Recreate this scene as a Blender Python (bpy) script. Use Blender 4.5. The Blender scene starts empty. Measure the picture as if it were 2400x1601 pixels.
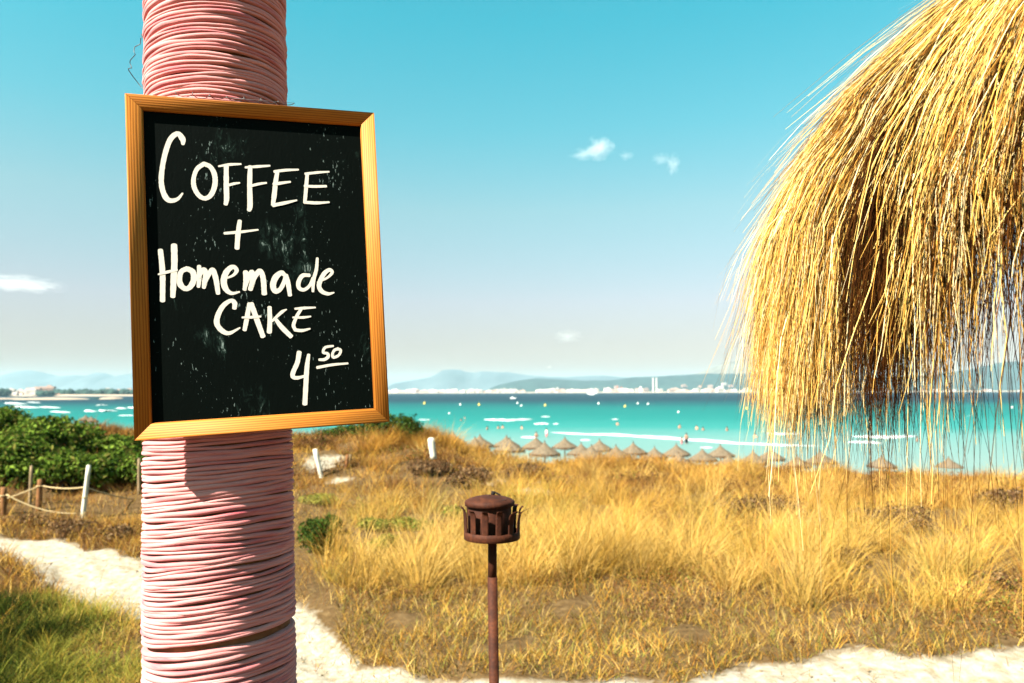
import bpy, bmesh, math, random
import numpy as np
from mathutils import Vector, Matrix

rng = np.random.default_rng(7)
random.seed(7)
C = bpy.context.scene
COL = C.collection
R = math.radians

# ------------------------------------------------------------------ camera
F_PX = 1733.0                       # focal length in pixels of the 2400 px wide photograph
EYE = np.array([0.0, 0.0, 2.35])
PITCH, ROLL = R(3.895), R(0.16)
_f = np.array([0, math.cos(PITCH), math.sin(PITCH)])
_u0 = np.array([0, -math.sin(PITCH), math.cos(PITCH)])
_r0 = np.array([1.0, 0, 0])
CR = math.cos(ROLL) * _r0 - math.sin(ROLL) * _u0
CU = math.sin(ROLL) * _r0 + math.cos(ROLL) * _u0
cam_d = bpy.data.cameras.new('camera')
cam = bpy.data.objects.new('camera', cam_d)
COL.objects.link(cam)
M = Matrix.Identity(4)
for i in range(3):
    M[i][0], M[i][1], M[i][2], M[i][3] = CR[i], CU[i], -_f[i], EYE[i]
cam.matrix_world = M
cam_d.sensor_width = 36
cam_d.lens = F_PX * 36 / 2400
cam_d.clip_start, cam_d.clip_end = 0.05, 40000
cam_d.dof.use_dof = True
cam_d.dof.focus_distance = 1.62
cam_d.dof.aperture_fstop = 5.0
C.camera = cam

# ------------------------------------------------------------------ sun, sky, exposure
SUN_EL, SUN_AZ = R(45), R(51.5)       # azimuth measured to the left of the direction back to the camera
to_sun = np.array([-math.sin(SUN_AZ) * math.cos(SUN_EL), -math.cos(SUN_AZ) * math.cos(SUN_EL), math.sin(SUN_EL)])
sl = bpy.data.lights.new('sun', 'SUN')
sl.energy, sl.angle, sl.color = 5.0, R(0.5), (1.0, 0.93, 0.82)
so = bpy.data.objects.new('sun', sl)
so.rotation_euler = Vector(to_sun).to_track_quat('Z', 'Y').to_euler()
so.location = (-6, -4, 9)
COL.objects.link(so)
W = bpy.data.worlds.new('World')
C.world = W
W.use_nodes = True
nt = W.node_tree
sky = nt.nodes.new('ShaderNodeTexSky')
sky.sky_type = 'NISHITA'
sky.sun_disc = False
sky.sun_elevation = SUN_EL
sky.sun_rotation = math.atan2(to_sun[0], to_sun[1])
sky.air_density, sky.dust_density, sky.ozone_density = 1.0, 1.0, 1.0
tint = nt.nodes.new('ShaderNodeMix')
tint.data_type, tint.blend_type = 'RGBA', 'MULTIPLY'
tint.inputs[0].default_value = 1.0
geo = nt.nodes.new('ShaderNodeTexCoord'); sxyz = nt.nodes.new('ShaderNodeSeparateXYZ')
nt.links.new(geo.outputs['Generated'], sxyz.inputs[0])
tr = nt.nodes.new('ShaderNodeValToRGB')        # teal summer sky: paler low down, deeper from 25 degrees up to the zenith
for i_, (p_, c_) in enumerate([(0.0, (0.42, 0.29, 0.275)), (0.12, (0.72, 0.58, 0.52)), (0.24, (0.71, 0.85, 0.64)), (0.34, (0.44, 1.02, 0.77)), (0.46, (0.25, 1.16, 0.88))]):
    e_ = tr.color_ramp.elements[i_] if i_ < 2 else tr.color_ramp.elements.new(p_)
    e_.position = p_; e_.color = (*c_, 1)
nt.links.new(sxyz.outputs[2], tr.inputs[0])
nt.links.new(tr.outputs[0], tint.inputs[7])
nt.links.new(sky.outputs[0], tint.inputs[6])
bg = nt.nodes['Background']
bg.inputs[1].default_value = 0.05
nt.links.new(tint.outputs[2], bg.inputs[0])
C.view_settings.view_transform = 'Standard'
C.view_settings.look = 'None'
C.view_settings.gamma = 1.0
C.view_settings.use_curve_mapping = False
C.view_settings.exposure = 2.3
C.cycles.use_denoising = True
C.cycles.volume_bounces = 1
C.cycles.max_bounces = 6
C.cycles.diffuse_bounces = 2
C.cycles.transparent_max_bounces = 8

# ------------------------------------------------------------------ helpers
def ray(px, py):
    """world direction through a point of the photograph, scaled to one metre along y"""
    d = _f + CR * ((px - 1200) / F_PX) - CU * ((py - 800.5) / F_PX)
    return d / d[1]

def at(px, py, y):
    return EYE + ray(px, py) * y

def on_level(px, py, z):
    d = ray(px, py)
    return EYE + d * ((z - EYE[2]) / d[2])

def link(o, parent=None):
    COL.objects.link(o)
    if parent is not None:
        o.parent = parent
    return o

def tag(o, label=None, cat=None, group=None, kind=None):
    if label: o['label'] = label
    if cat: o['category'] = cat
    if group: o['group'] = group
    if kind: o['kind'] = kind
    return o

def empty(name, loc, rz=0.0):
    o = bpy.data.objects.new(name, None)
    o.empty_display_size = 0.2
    o.location = tuple(loc)
    o.rotation_euler = (0, 0, rz)
    return link(o)

def mesh_np(name, V, F, mat=None, parent=None, smooth=False, col=None, nside=None):
    """V (n,3), F (m,k) arrays -> one mesh object"""
    V = np.asarray(V, np.float32).reshape(-1, 3)
    F = np.asarray(F, np.int32)
    me = bpy.data.meshes.new(name)
    k = F.shape[1]
    me.vertices.add(len(V)); me.vertices.foreach_set('co', V.ravel())
    me.loops.add(F.size); me.loops.foreach_set('vertex_index', F.ravel())
    me.polygons.add(len(F))
    me.polygons.foreach_set('loop_start', np.arange(0, F.size, k, dtype=np.int32))
    me.polygons.foreach_set('loop_total', np.full(len(F), k, np.int32))
    if smooth:
        me.polygons.foreach_set('use_smooth', np.ones(len(F), bool))
    if col is not None:
        ca = me.color_attributes.new('Col', 'FLOAT_COLOR', 'POINT')
        c4 = np.ones((len(V), 4), np.float32); c4[:, :3] = col
        ca.data.foreach_set('color', c4.ravel())
    me.update(calc_edges=True)
    me.validate()
    if mat: me.materials.append(mat)
    return link(bpy.data.objects.new(name, me), parent)

def bm_obj(name, bm, mat=None, parent=None, smooth=False):
    me = bpy.data.meshes.new(name)
    bmesh.ops.recalc_face_normals(bm, faces=bm.faces[:])
    bm.to_mesh(me); bm.free()
    if smooth:
        for p in me.polygons: p.use_smooth = True
    if mat: me.materials.append(mat)
    return link(bpy.data.objects.new(name, me), parent)

def copy_tree(o, parent=None):
    c = o.copy(); COL.objects.link(c)
    if parent is not None:
        c.parent = parent
    for ch in list(o.children):
        copy_tree(ch, c)
    return c

def tube(pts, rad, n=8, closed=False, caps=True):
    """tube arrays (V,F quads) along a polyline; rad scalar or list"""
    pts = np.asarray(pts, float); m = len(pts)
    rad = np.full(m, rad) if np.isscalar(rad) else np.asarray(rad, float)
    T = np.gradient(pts, axis=0) if not closed else np.roll(pts, -1, 0) - np.roll(pts, 1, 0)
    T /= np.linalg.norm(T, axis=1)[:, None] + 1e-12
    ref = np.array([0, 0, 1.0]) if abs(T[0][2]) < 0.9 else np.array([1.0, 0, 0])
    V = []
    N = np.cross(T[0], ref); N /= np.linalg.norm(N)
    for i in range(m):
        N = N - T[i] * (N @ T[i]); N /= np.linalg.norm(N) + 1e-12
        B = np.cross(T[i], N)
        a = np.arange(n) * 2 * math.pi / n
        V.append(pts[i] + rad[i] * (np.cos(a)[:, None] * N + np.sin(a)[:, None] * B))
    V = np.concatenate(V)
    F = []
    for i in range(m if closed else m - 1):
        j = (i + 1) % m
        for k in range(n):
            F.append((i * n + k, i * n + (k + 1) % n, j * n + (k + 1) % n, j * n + k))
    if caps and not closed:
        V = np.vstack([V, pts[0], pts[-1]])
        a, b = len(V) - 2, len(V) - 1
        for k in range(0, n, 2):
            F.append((a, (k + 2) % n, k + 1, k))
            e = (m - 1) * n
            F.append((b, e + k, e + k + 1, e + (k + 2) % n))
    return V, np.array(F)

def lathe(prof, n=32, a0=0.0):
    """prof list of (r,z) -> quads"""
    prof = np.asarray(prof, float); m = len(prof)
    a = np.arange(n) * 2 * math.pi / n + a0
    V = np.stack([prof[:, 0][:, None] * np.cos(a), prof[:, 0][:, None] * np.sin(a),
                  np.repeat(prof[:, 1][:, None], n, 1)], -1).reshape(-1, 3)
    F = [(i * n + k, i * n + (k + 1) % n, (i + 1) * n + (k + 1) % n, (i + 1) * n + k) for i in range(m - 1) for k in range(n)]
    return V, np.array(F)

def wob(x, y, s=0.0):
    """cheap smooth noise, about -1..1"""
    return (np.sin(1.7 * x + 2.3 * y + s) + np.sin(2.9 * x - 1.3 * y + 1.7 * s + 1) + np.sin(-1.1 * x + 3.7 * y + 2.1 * s + 2)
            + 0.6 * np.sin(5.3 * x + 4.1 * y + s * 3) + 0.6 * np.sin(-6.1 * x + 3.3 * y + s * 5)) / 4.2

def sstep(a, b, x):
    t = np.clip((x - a) / (b - a), 0, 1)
    return t * t * (3 - 2 * t)

def inpoly(P, poly):
    x, y = P[..., 0], P[..., 1]
    poly = np.asarray(poly); inside = np.zeros(x.shape, bool)
    n = len(poly); j = n - 1
    for i in range(n):
        xi, yi = poly[i][:2]; xj, yj = poly[j][:2]
        c = ((yi > y) != (yj > y)) & (x < (xj - xi) * (y - yi) / (yj - yi + 1e-12) + xi)
        inside ^= c; j = i
    return inside

# ------------------------------------------------------------------ materials
class NT:
    def __init__(s, name):
        s.m = bpy.data.materials.new(name); s.m.use_nodes = True
        s.t = s.m.node_tree; s.b = s.t.nodes['Principled BSDF']; s.out = s.t.nodes['Material Output']
    def n(s, typ, **kw):
        x = s.t.nodes.new(typ)
        for k, v in kw.items(): setattr(x, k, v)
        return x
    def l(s, a, b): s.t.links.new(a, b)
    def set(s, **kw):
        for k, v in kw.items(): s.b.inputs[k.replace('_', ' ')].default_value = v
        return s
    def coord(s, which='Object', scale=(1, 1, 1)):
        tc = s.n('ShaderNodeTexCoord'); mp = s.n('ShaderNodeMapping'); mp.inputs['Scale'].default_value = scale
        s.l(tc.outputs[which], mp.inputs[0]); return mp.outputs[0]
    def noise(s, vec, scale, detail=4, rough=0.55, dist=0.0):
        x = s.n('ShaderNodeTexNoise'); x.inputs['Scale'].default_value = scale; x.inputs['Detail'].default_value = detail
        x.inputs['Roughness'].default_value = rough; x.inputs['Distortion'].default_value = dist
        if vec is not None: s.l(vec, x.inputs['Vector'])
        return x.outputs[0]
    def ramp(s, fac, stops, interp='LINEAR'):
        x = s.n('ShaderNodeValToRGB'); x.color_ramp.interpolation = interp
        e = x.color_ramp.elements
        while len(e) < len(stops): e.new(0.5)
        for i, (p, c) in enumerate(stops):
            e[i].position = p; e[i].color = (*c, 1) if len(c) == 3 else c
        s.l(fac, x.inputs[0]); return x.outputs[0]
    def mix(s, fac, a, b, mode='MIX'):
        x = s.n('ShaderNodeMix', data_type='RGBA', blend_type=mode)
        for inp, v in ((0, fac), (6, a), (7, b)):
            if isinstance(v, (int, float)): x.inputs[inp].default_value = v
            elif isinstance(v, tuple): x.inputs[inp].default_value = (*v, 1)
            else: s.l(v, x.inputs[inp])
        return x.outputs[2]
    def bump(s, h, strength=0.3, dist=0.01):
        x = s.n('ShaderNodeBump'); x.inputs['Strength'].default_value = strength; x.inputs['Distance'].default_value = dist
        s.l(h, x.inputs['Height']); s.l(x.outputs[0], s.b.inputs['Normal'])
    def color(s, sock): s.l(sock, s.b.inputs['Base Color'])

def simple(name, col, rough=0.8, var=0.25, scale=8.0, spec=0.2, bump=0.0):
    q = NT(name).set(Roughness=rough); q.b.inputs['Specular IOR Level'].default_value = spec
    nz = q.noise(q.coord(), scale)
    col = tuple(c * 0.66 for c in col)
    a = tuple(min(1, c * (1 - var)) for c in col); b = tuple(min(1, c * (1 + var)) for c in col)
    q.color(q.ramp(nz, [(0.3, a), (0.7, b)]))
    if bump: q.bump(nz, bump, 0.01)
    return q.m

def leafy(name, trans=0.35):
    """per-blade colour from the mesh, partly translucent"""
    q = NT(name)
    q.t.nodes.remove(q.b)
    at_ = q.n('ShaderNodeAttribute'); at_.attribute_name = 'Col'
    d = q.n('ShaderNodeBsdfDiffuse'); t = q.n('ShaderNodeBsdfTranslucent'); mx = q.n('ShaderNodeMixShader')
    mx.inputs[0].default_value = trans
    q.l(at_.outputs['Color'], d.inputs[0]); q.l(at_.outputs['Color'], t.inputs[0])
    q.l(d.outputs[0], mx.inputs[1]); q.l(t.outputs[0], mx.inputs[2]); q.l(mx.outputs[0], q.out.inputs[0])
    return q.m

MAT = {}
MAT['grass'] = leafy('dry_grass', 0.18)
MAT['leaf'] = leafy('leaf', 0.3)
MAT['straw'] = leafy('straw', 0.12)

# sand and soil (zones come from the terrain mesh)
q = NT('dune_ground').set(Roughness=0.95); q.b.inputs['Specular IOR Level'].default_value = 0.1
co = q.coord()
att = q.n('ShaderNodeAttribute'); att.attribute_name = 'Col'
sep = q.n('ShaderNodeSeparateColor'); q.l(att.outputs['Color'], sep.inputs[0])
n1 = q.noise(co, 1.3, 8, 0.7); n2 = q.noise(co, 9.0, 6, 0.7)
sand = q.ramp(n2, [(0.25, (0.13, 0.095, 0.055)), (0.42, (0.205, 0.165, 0.11)), (0.6, (0.265, 0.235, 0.19)), (0.8, (0.31, 0.28, 0.235))])
soil = q.ramp(n2, [(0.2, (0.03, 0.016, 0.006)), (0.5, (0.075, 0.043, 0.016)), (0.8, (0.15, 0.095, 0.042))])
mm = q.n('ShaderNodeMath', operation='MULTIPLY_ADD'); q.l(n1, mm.inputs[0]); mm.inputs[1].default_value = 0.9
ms = q.n('ShaderNodeMath', operation='SUBTRACT'); q.l(sep.outputs[0], ms.inputs[0]); ms.inputs[1].default_value = 0.45
q.l(ms.outputs[0], mm.inputs[2])
q.color(q.mix(q.ramp(mm.outputs[0], [(0.36, (0, 0, 0)), (0.62, (1, 1, 1))]), soil, sand))
q.bump(n2, 0.6, 0.05)
MAT['ground'] = q.m

# sea: colour follows the depth of the water, that is the distance from the beach
q = NT('sea_water').set(Roughness=0.45); q.b.inputs['Specular IOR Level'].default_value = 0.07
tc = q.n('ShaderNodeTexCoord'); sp = q.n('ShaderNodeSeparateXYZ'); q.l(tc.outputs['Object'], sp.inputs[0])
mp = q.n('ShaderNodeMapping'); mp.inputs['Scale'].default_value = (0.004, 0.02, 1); q.l(tc.outputs['Object'], mp.inputs[0])
nb = q.noise(mp.outputs[0], 1.0, 4, 0.6)
lg = q.n('ShaderNodeMath', operation='LOGARITHM'); q.l(sp.outputs[1], lg.inputs[0]); lg.inputs[1].default_value = 10
ad = q.n('ShaderNodeMath', operation='MULTIPLY_ADD'); q.l(nb, ad.inputs[0]); ad.inputs[1].default_value = 0.22; q.l(lg.outputs[0], ad.inputs[2])
mr = q.n('ShaderNodeMapRange'); q.l(ad.outputs[0], mr.inputs[0])
mr.inputs[1].default_value, mr.inputs[2].default_value = 1.8 + .11, 3.3 + .11
def lp(d): return (math.log10(d) - 1.8) / 1.5
wcol = q.ramp(mr.outputs[0], [(lp(80), (0.1056, 0.1632, 0.1488)), (lp(118), (0.0672, 0.1584, 0.1440)), (lp(150), (0.0144, 0.1296, 0.1152)),
                              (lp(210), (0.0014, 0.0984, 0.0864)), (lp(330), (0.0005, 0.0768, 0.0696)), (lp(470), (0.0005, 0.0360, 0.0408)), (lp(640), (0.0005, 0.0120, 0.0202)),
                              (lp(1500), (0.0005, 0.0096, 0.0173))])
mp2 = q.n('ShaderNodeMapping'); mp2.inputs['Scale'].default_value = (0.09, 0.03, 1); q.l(tc.outputs['Object'], mp2.inputs[0])
fl = q.noise(mp2.outputs[0], 1.0, 3, 0.6)
q.color(q.mix(q.ramp(fl, [(0.735, (0, 0, 0)), (0.76, (1, 1, 1))]), wcol, (0.5, 0.53, 0.52)))
mp3 = q.n('ShaderNodeMapping'); mp3.inputs['Scale'].default_value = (0.25, 0.7, 1); q.l(tc.outputs['Object'], mp3.inputs[0])
q.bump(q.noise(mp3.outputs[0], 1.0, 5, 0.6), 0.5, 0.3)
MAT['sea'] = q.m
MAT['foam'] = simple('foam', (0.55, 0.57, 0.56), 0.9, 0.06, 0.4, 0.1)

# fabric wrapping, core wood
q = NT('pink_jersey_cord').set(Roughness=0.95); q.b.inputs['Specular IOR Level'].default_value = 0.05
co = q.coord()
n1 = q.noise(q.coord('Object', (6, 6, 60)), 1.0, 4); n2 = q.noise(co, 900, 2); n3 = q.noise(q.coord('Object', (25, 25, 250)), 1.0, 4)
q.color(q.ramp(n1, [(0.25, (0.36, 0.07, 0.085)), (0.5, (0.47, 0.175, 0.165)), (0.8, (0.55, 0.25, 0.235))]))
q.b.inputs['Sheen Weight'].default_value = 0.15
ma = q.n('ShaderNodeMath', operation='ADD'); q.l(n2, ma.inputs[0]); q.l(n3, ma.inputs[1])
q.bump(ma.outputs[0], 0.35, 0.004)
MAT['cord'] = q.m
MAT['core'] = simple('old_brown_wood', (0.23, 0.09, 0.035), 0.8, 0.4, 30, 0.2, 0.3)

def pine(name, axis):
    q = NT(name).set(Roughness=0.6); q.b.inputs['Specular IOR Level'].default_value = 0.15
    sc = (3, 55, 55) if axis == 0 else (55, 3, 55)
    co = q.coord('Object', sc)
    w = q.n('ShaderNodeTexWave', wave_type='BANDS', bands_direction='Y' if axis == 0 else 'X')
    w.inputs['Scale'].default_value = 1.1; w.inputs['Distortion'].default_value = 7.0; w.inputs['Detail'].default_value = 3; w.inputs['Detail Scale'].default_value = 0.55
    q.l(co, w.inputs[0])
    n = q.noise(co, 3.0, 5)
    c = q.ramp(w.outputs[1], [(0.0, (0.12, 0.028, 0.003)), (0.25, (0.30, 0.095, 0.011)), (0.75, (0.41, 0.14, 0.017)), (1.0, (0.34, 0.125, 0.016))])
    q.color(q.mix(0.35, c, q.ramp(n, [(0.3, (0.24, 0.08, 0.008)), (0.7, (0.44, 0.155, 0.021))])))
    q.bump(w.outputs[1], 0.12, 0.002)
    return q.m
MAT['pine_x'], MAT['pine_y'] = pine('varnished_pine_across', 0), pine('varnished_pine_upright', 1)

# blackboard with chalk dust smears
q = NT('blackboard').set(Roughness=0.6); q.b.inputs['Specular IOR Level'].default_value = 0.025
n1 = q.noise(q.coord('Object', (70, 26, 1)), 1.0, 7, 0.72, 1.2)
n2 = q.noise(q.coord('Object', (7, 4, 1)), 1.0, 3)
co3 = q.coord('Object', (230, 62, 1)); co3.node.inputs['Rotation'].default_value = (0, 0, -.62); n3 = q.noise(co3, 1.0, 3, 0.6)
n4 = q.noise(q.coord('Object', (9, 6, 1)), 1.0, 4); m34 = q.n('ShaderNodeMath', operation='MULTIPLY_ADD'); q.l(n4, m34.inputs[0]); m34.inputs[1].default_value = .55; q.l(n3, m34.inputs[2])
mu = q.n('ShaderNodeMath', operation='MULTIPLY'); q.l(n1, mu.inputs[0]); q.l(q.ramp(n2, [(0.38, (.35,) * 3), (0.62, (1,) * 3)]), mu.inputs[1])
c = q.ramp(mu.outputs[0], [(0.46, (0.0012, 0.0024, 0.0018)), (0.58, (0.007, 0.014, 0.011)), (0.66, (0.16, 0.2, 0.18))])
q.color(q.mix(q.ramp(m34.outputs[0], [(0.96, (0, 0, 0)), (1.0, (.8, .8, .8))]), c, (0.14, 0.18, 0.165)))
q.bump(n1, 0.35, 0.002)
MAT['board'] = q.m
MAT['chalk'] = simple('cream_paint_pen', (0.86, 0.77, 0.66), 0.7, 0.03, 60, 0.2)

# rust
q = NT('rusty_iron').set(Roughness=0.75, Metallic=0.0); q.b.inputs['Specular IOR Level'].default_value = 0.15
n1 = q.noise(q.coord(), 22, 6, 0.7); n2 = q.noise(q.coord(), 160, 4)
q.color(q.mix(q.ramp(n2, [(0.4, (0, 0, 0)), (0.65, (0.6,) * 3)]), q.ramp(n1, [(0.3, (0.012, 0.0032, 0.0012)), (0.48, (0.034, 0.0085, 0.003)), (0.72, (0.078, 0.021, 0.0065))]), (0.022, 0.006, 0.0025)))
q.bump(n2, 0.4, 0.002)
MAT['rust'] = q.m
MAT['soot_and_hole_shade'] = simple('soot_and_hole_shade', (0.012, 0.009, 0.008), 0.9, 0.3, 40)  # soot on the wick parts, and painted shade for the lid holes
MAT['wire'] = simple('dark_wire', (0.06, 0.045, 0.04), 0.5, 0.2, 40, 0.4)
MAT['post_brown'] = simple('brown_stake', (0.22, 0.095, 0.035), 0.85, 0.35, 14, 0.15, 0.2)
MAT['post_grey'] = simple('weathered_stake', (0.26, 0.18, 0.10), 0.9, 0.35, 14, 0.15, 0.2)
MAT['post_white'] = simple('bleached_stake', (0.68, 0.62, 0.50), 0.85, 0.12, 14, 0.15, 0.2)
MAT['rope'] = simple('hemp_rope', (0.52, 0.38, 0.20), 0.95, 0.25, 60, 0.05)
MAT['thatch_far'] = simple('brush_thatch', (0.15, 0.112, 0.074), 0.95, 0.3, 5, 0.05, 0.5)
MAT['thatch_edge'] = simple('dark_thatch_edge', (0.10, 0.06, 0.035), 0.95, 0.3, 5, 0.05)
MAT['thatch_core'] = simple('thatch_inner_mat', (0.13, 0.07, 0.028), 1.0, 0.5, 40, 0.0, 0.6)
MAT['skin'] = simple('sunburnt_skin', (0.52, 0.26, 0.17), 0.6, 0.05, 5)
MAT['dark_cloth'] = simple('dark_swimwear', (0.012, 0.014, 0.022), 0.8, 0.2, 5)
MAT['white_cloth'] = simple('white_shirt', (0.78, 0.76, 0.74), 0.8, 0.05, 5)
MAT['pink_cloth'] = simple('pink_swimwear', (0.65, 0.2, 0.22), 0.8, 0.05, 5)
MAT['hair'] = simple('dark_hair', (0.03, 0.018, 0.01), 0.7, 0.2, 5)
MAT['buoy_y'] = simple('yellow_buoy_plastic', (0.78, 0.55, 0.08), 0.4, 0.05, 5)
MAT['buoy_w'] = simple('white_buoy_plastic', (0.80, 0.80, 0.74), 0.4, 0.05, 5)
MAT['house_w'] = simple('white_render', (0.66, 0.57, 0.51), 0.8, 0.06, 0.05)
MAT['house_p'] = simple('rosy_render', (0.52, 0.34, 0.27), 0.8, 0.08, 0.05)
MAT['roof'] = simple('clay_roof', (0.42, 0.17, 0.09), 0.9, 0.1, 0.1)
MAT['mount'] = simple('bare_limestone', (0.055, 0.066, 0.072), 0.95, 0.45, 0.003)
MAT['hill'] = simple('pine_covered_slope', (0.014, 0.030, 0.025), 0.95, 0.6, 0.012)
MAT['hill_dry'] = simple('dry_slope', (0.13, 0.10, 0.07), 0.95, 0.3, 0.006)
MAT['shore'] = simple('far_sand', (0.42, 0.31, 0.22), 0.95, 0.15, 0.02)
MAT['pinewood'] = simple('dark_pinewood', (0.018, 0.042, 0.03), 0.95, 0.5, 0.06)
MAT['sail'] = simple('sailcloth', (0.85, 0.85, 0.83), 0.7, 0.03, 1)
MAT['twig'] = simple('twig_bark', (0.10, 0.06, 0.035), 0.9, 0.3, 20)
MAT['red_steel'] = simple('red_steel', (0.5, 0.12, 0.05), 0.6, 0.1, 1)

# ------------------------------------------------------------------ terrain
SEA = -4.75
_az = np.array([-180, -60, -34.7, -26.7, -16, -10, -6.6, -4.5, -3.3, 1.6, 6.6, 9.8, 14.6, 22, 30, 34.7, 60, 180])
_py = np.array([1000, 965, 965, 984, 1006, 1006, 1004, 1025, 1045, 1078, 1079, 1072, 1082, 1088, 1086, 1088, 1086, 1000])
_rz = 2.35 - (_py - 918) / 1733 * 25 - 0.32
path_px = [(-900, 1180), (-400, 1205), (-60, 1225), (60, 1232), (140, 1240), (210, 1265), (330, 1290), (420, 1310), (560, 1350), (690, 1388), (760, 1445), (830, 1520), (960, 1562),
           (1150, 1574), (1400, 1572), (1540, 1560), (1650, 1540), (1780, 1516), (1900, 1498), (1990, 1498), (2100, 1512), (2351, 1480), (2700, 1450), (3600, 1440),
           (3600, 1640), (2351, 1680), (1400, 1700), (700, 1690), (560, 1660), (520, 1590), (430, 1490), (330, 1424), (230, 1392), (130, 1348), (20, 1285), (-60, 1275), (-400, 1262), (-900, 1240)]  # near edge drawn in: unseen dark soil below it cuts bounce light
def gpoly(pts): return np.array([on_level(x * 1.0208, y * 1.0208, 0.0)[:2] for x, y in pts])
PATH = gpoly(path_px)
PATCHES = [(at(768, 1090, 20.6)[:2], .55, 1.1), (at(792, 1100, 18.6)[:2], .42, .5), (on_level(1250, 1125, 0)[:2], 1.6, 0.7), (on_level(1230, 1148, 0)[:2], 1.0, 0.5)]
NUDE = gpoly([(690, 1290), (780, 1300), (800, 1340), (770, 1385), (690, 1390), (600, 1340)])

def height(x, y):
    r = np.hypot(x, y); az = np.degrees(np.arctan2(x, y))
    ridge = np.interp(az, _az, _rz)
    base = 0.10 * wob(x * .55, y * .55) + 0.035 * wob(x * 2.1, y * 2.1, 3)
    z = base + ridge * sstep(15.5, 26, r) + 0.12 * wob(x * .9, y * .9, 5) * sstep(12, 20, r)
    z = z * (1 - sstep(26, 46, r)) + (-3.2) * sstep(26, 46, r)
    z = z - 1.9 * sstep(46, 80, r)
    z = np.where(y < 0, np.minimum(z, 0.1 * wob(x * .5, y * .5)) * 1.0, z)
    return z

def zone(x, y):
    P = np.stack([x + 0.12 * wob(x * 3, y * 3, 1), y + 0.22 * wob(x * 2.2, y * 2.2, 2)], -1)
    s = inpoly(P, PATH).astype(float)
    for c, a, b in PATCHES:
        s = np.maximum(s, (((P[..., 0] - c[0]) / a) ** 2 + ((P[..., 1] - c[1]) / b) ** 2 < 1 + .6 * wob(P[..., 0] * 4.5, P[..., 1] * 3, c[0])).astype(float))
    r = np.hypot(x, y)
    return np.maximum(s, (r > 40) * 1.0)

rad = np.concatenate([np.linspace(0.3, 4, 12), np.geomspace(4.3, 34, 190), np.linspace(35, 95, 45)])
azs = np.concatenate([np.linspace(-180, -50, 60)[:-1], np.linspace(-50, 50, 330), np.linspace(50, 180, 60)[1:-1]])
RR, AA = np.meshgrid(rad, np.radians(azs), indexing='ij')
X, Y = RR * np.sin(AA), RR * np.cos(AA)
Z = height(X, Y)
ZN = sum(zone(X + a_ * .045 * (2 + RR * .25), Y + b_ * .06 * (2 + RR * .25)) for a_, b_ in ((0, 0), (1, 0), (-1, 0), (0, 1), (0, -1), (.7, .7), (-.7, .7), (.7, -.7), (-.7, -.7))) / 9
Z = Z - 0.06 * ZN * (RR < 30) + (0.022 * wob(X * 3.4, Y * 3.4, 4) + 0.016 * wob(X * 8, Y * 8, 7)) * ZN
nr, na = X.shape
V = np.stack([X, Y, Z], -1).reshape(-1, 3)
ii, jj = np.meshgrid(np.arange(nr - 1), np.arange(na), indexing='ij')
j2 = (jj + 1) % na
Fq = np.stack([ii * na + jj, (ii + 1) * na + jj, (ii + 1) * na + j2, ii * na + j2], -1).reshape(-1, 4)
V = np.vstack([V, [0, 0, V[:na, 2].mean()]])
zc = np.concatenate([ZN.ravel(), [0.0]])
g = mesh_np('ground', V, Fq, MAT['ground'], None, True, np.repeat(zc[:, None], 3, 1))
tag(g, kind='structure')

# ------------------------------------------------------------------ sea, breakers
ys = np.concatenate([np.geomspace(56, 13500, 60)])
xs = np.linspace(-1, 1, 41)
V = np.array([[t * (60 + y * 0.95 if y < 8000 else 8500), y, 0] for y in ys for t in xs])
Fq = [(i * 41 + j, i * 41 + j + 1, (i + 1) * 41 + j + 1, (i + 1) * 41 + j) for i in range(59) for j in range(40)]
sea = mesh_np('sea', V, Fq, MAT['sea'], None, True)
sea.location = (0, 0, SEA)
tag(sea, kind='structure')

def breaker(pts, thick, hgt):
    """a foaming crest along photograph points that lie on the water"""
    P = np.array([on_level(x, y, SEA) for x, y in pts])
    t = np.linspace(0, 1, len(pts)); n = max(14, int(abs(pts[-1][0] - pts[0][0]) / 4))
    tt = np.linspace(0, 1, n)
    px = np.stack([np.interp(tt, t, P[:, k]) for k in range(2)], 1)
    s = rng.uniform(0, 50)
    w = np.clip(np.sin(np.pi * tt) ** 0.45, 0.05, 1) * (0.75 + 0.5 * wob(tt * 9, tt * 4, s)) * thick
    h = np.clip(np.sin(np.pi * tt) ** 0.5, 0.05, 1) * (0.7 + 0.4 * wob(tt * 13, tt * 5, s + 2)) * hgt
    thick *= .7; hgt *= .62
    off = 0.6 * thick * wob(tt * 6, tt * 3, s + 7)
    V, F = [], []
    prof = [(-0.5, -0.05), (-0.38, 0.75), (-0.15, 1.0), (0.15, 0.55), (0.5, -0.05)]
    for i in range(n):
        for a, b in prof:
            V.append((px[i, 0], px[i, 1] + off[i] * .4 + a * max(w[i], .2), b * max(h[i], .02)))
    k = len(prof)
    for i in range(n - 1):
        for j in range(k - 1):
            F.append((i * k + j, (i + 1) * k + j, (i + 1) * k + j + 1, i * k + j + 1))
    return mesh_np('breaking_wave', V, F, MAT['foam'], sea, True)

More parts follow.
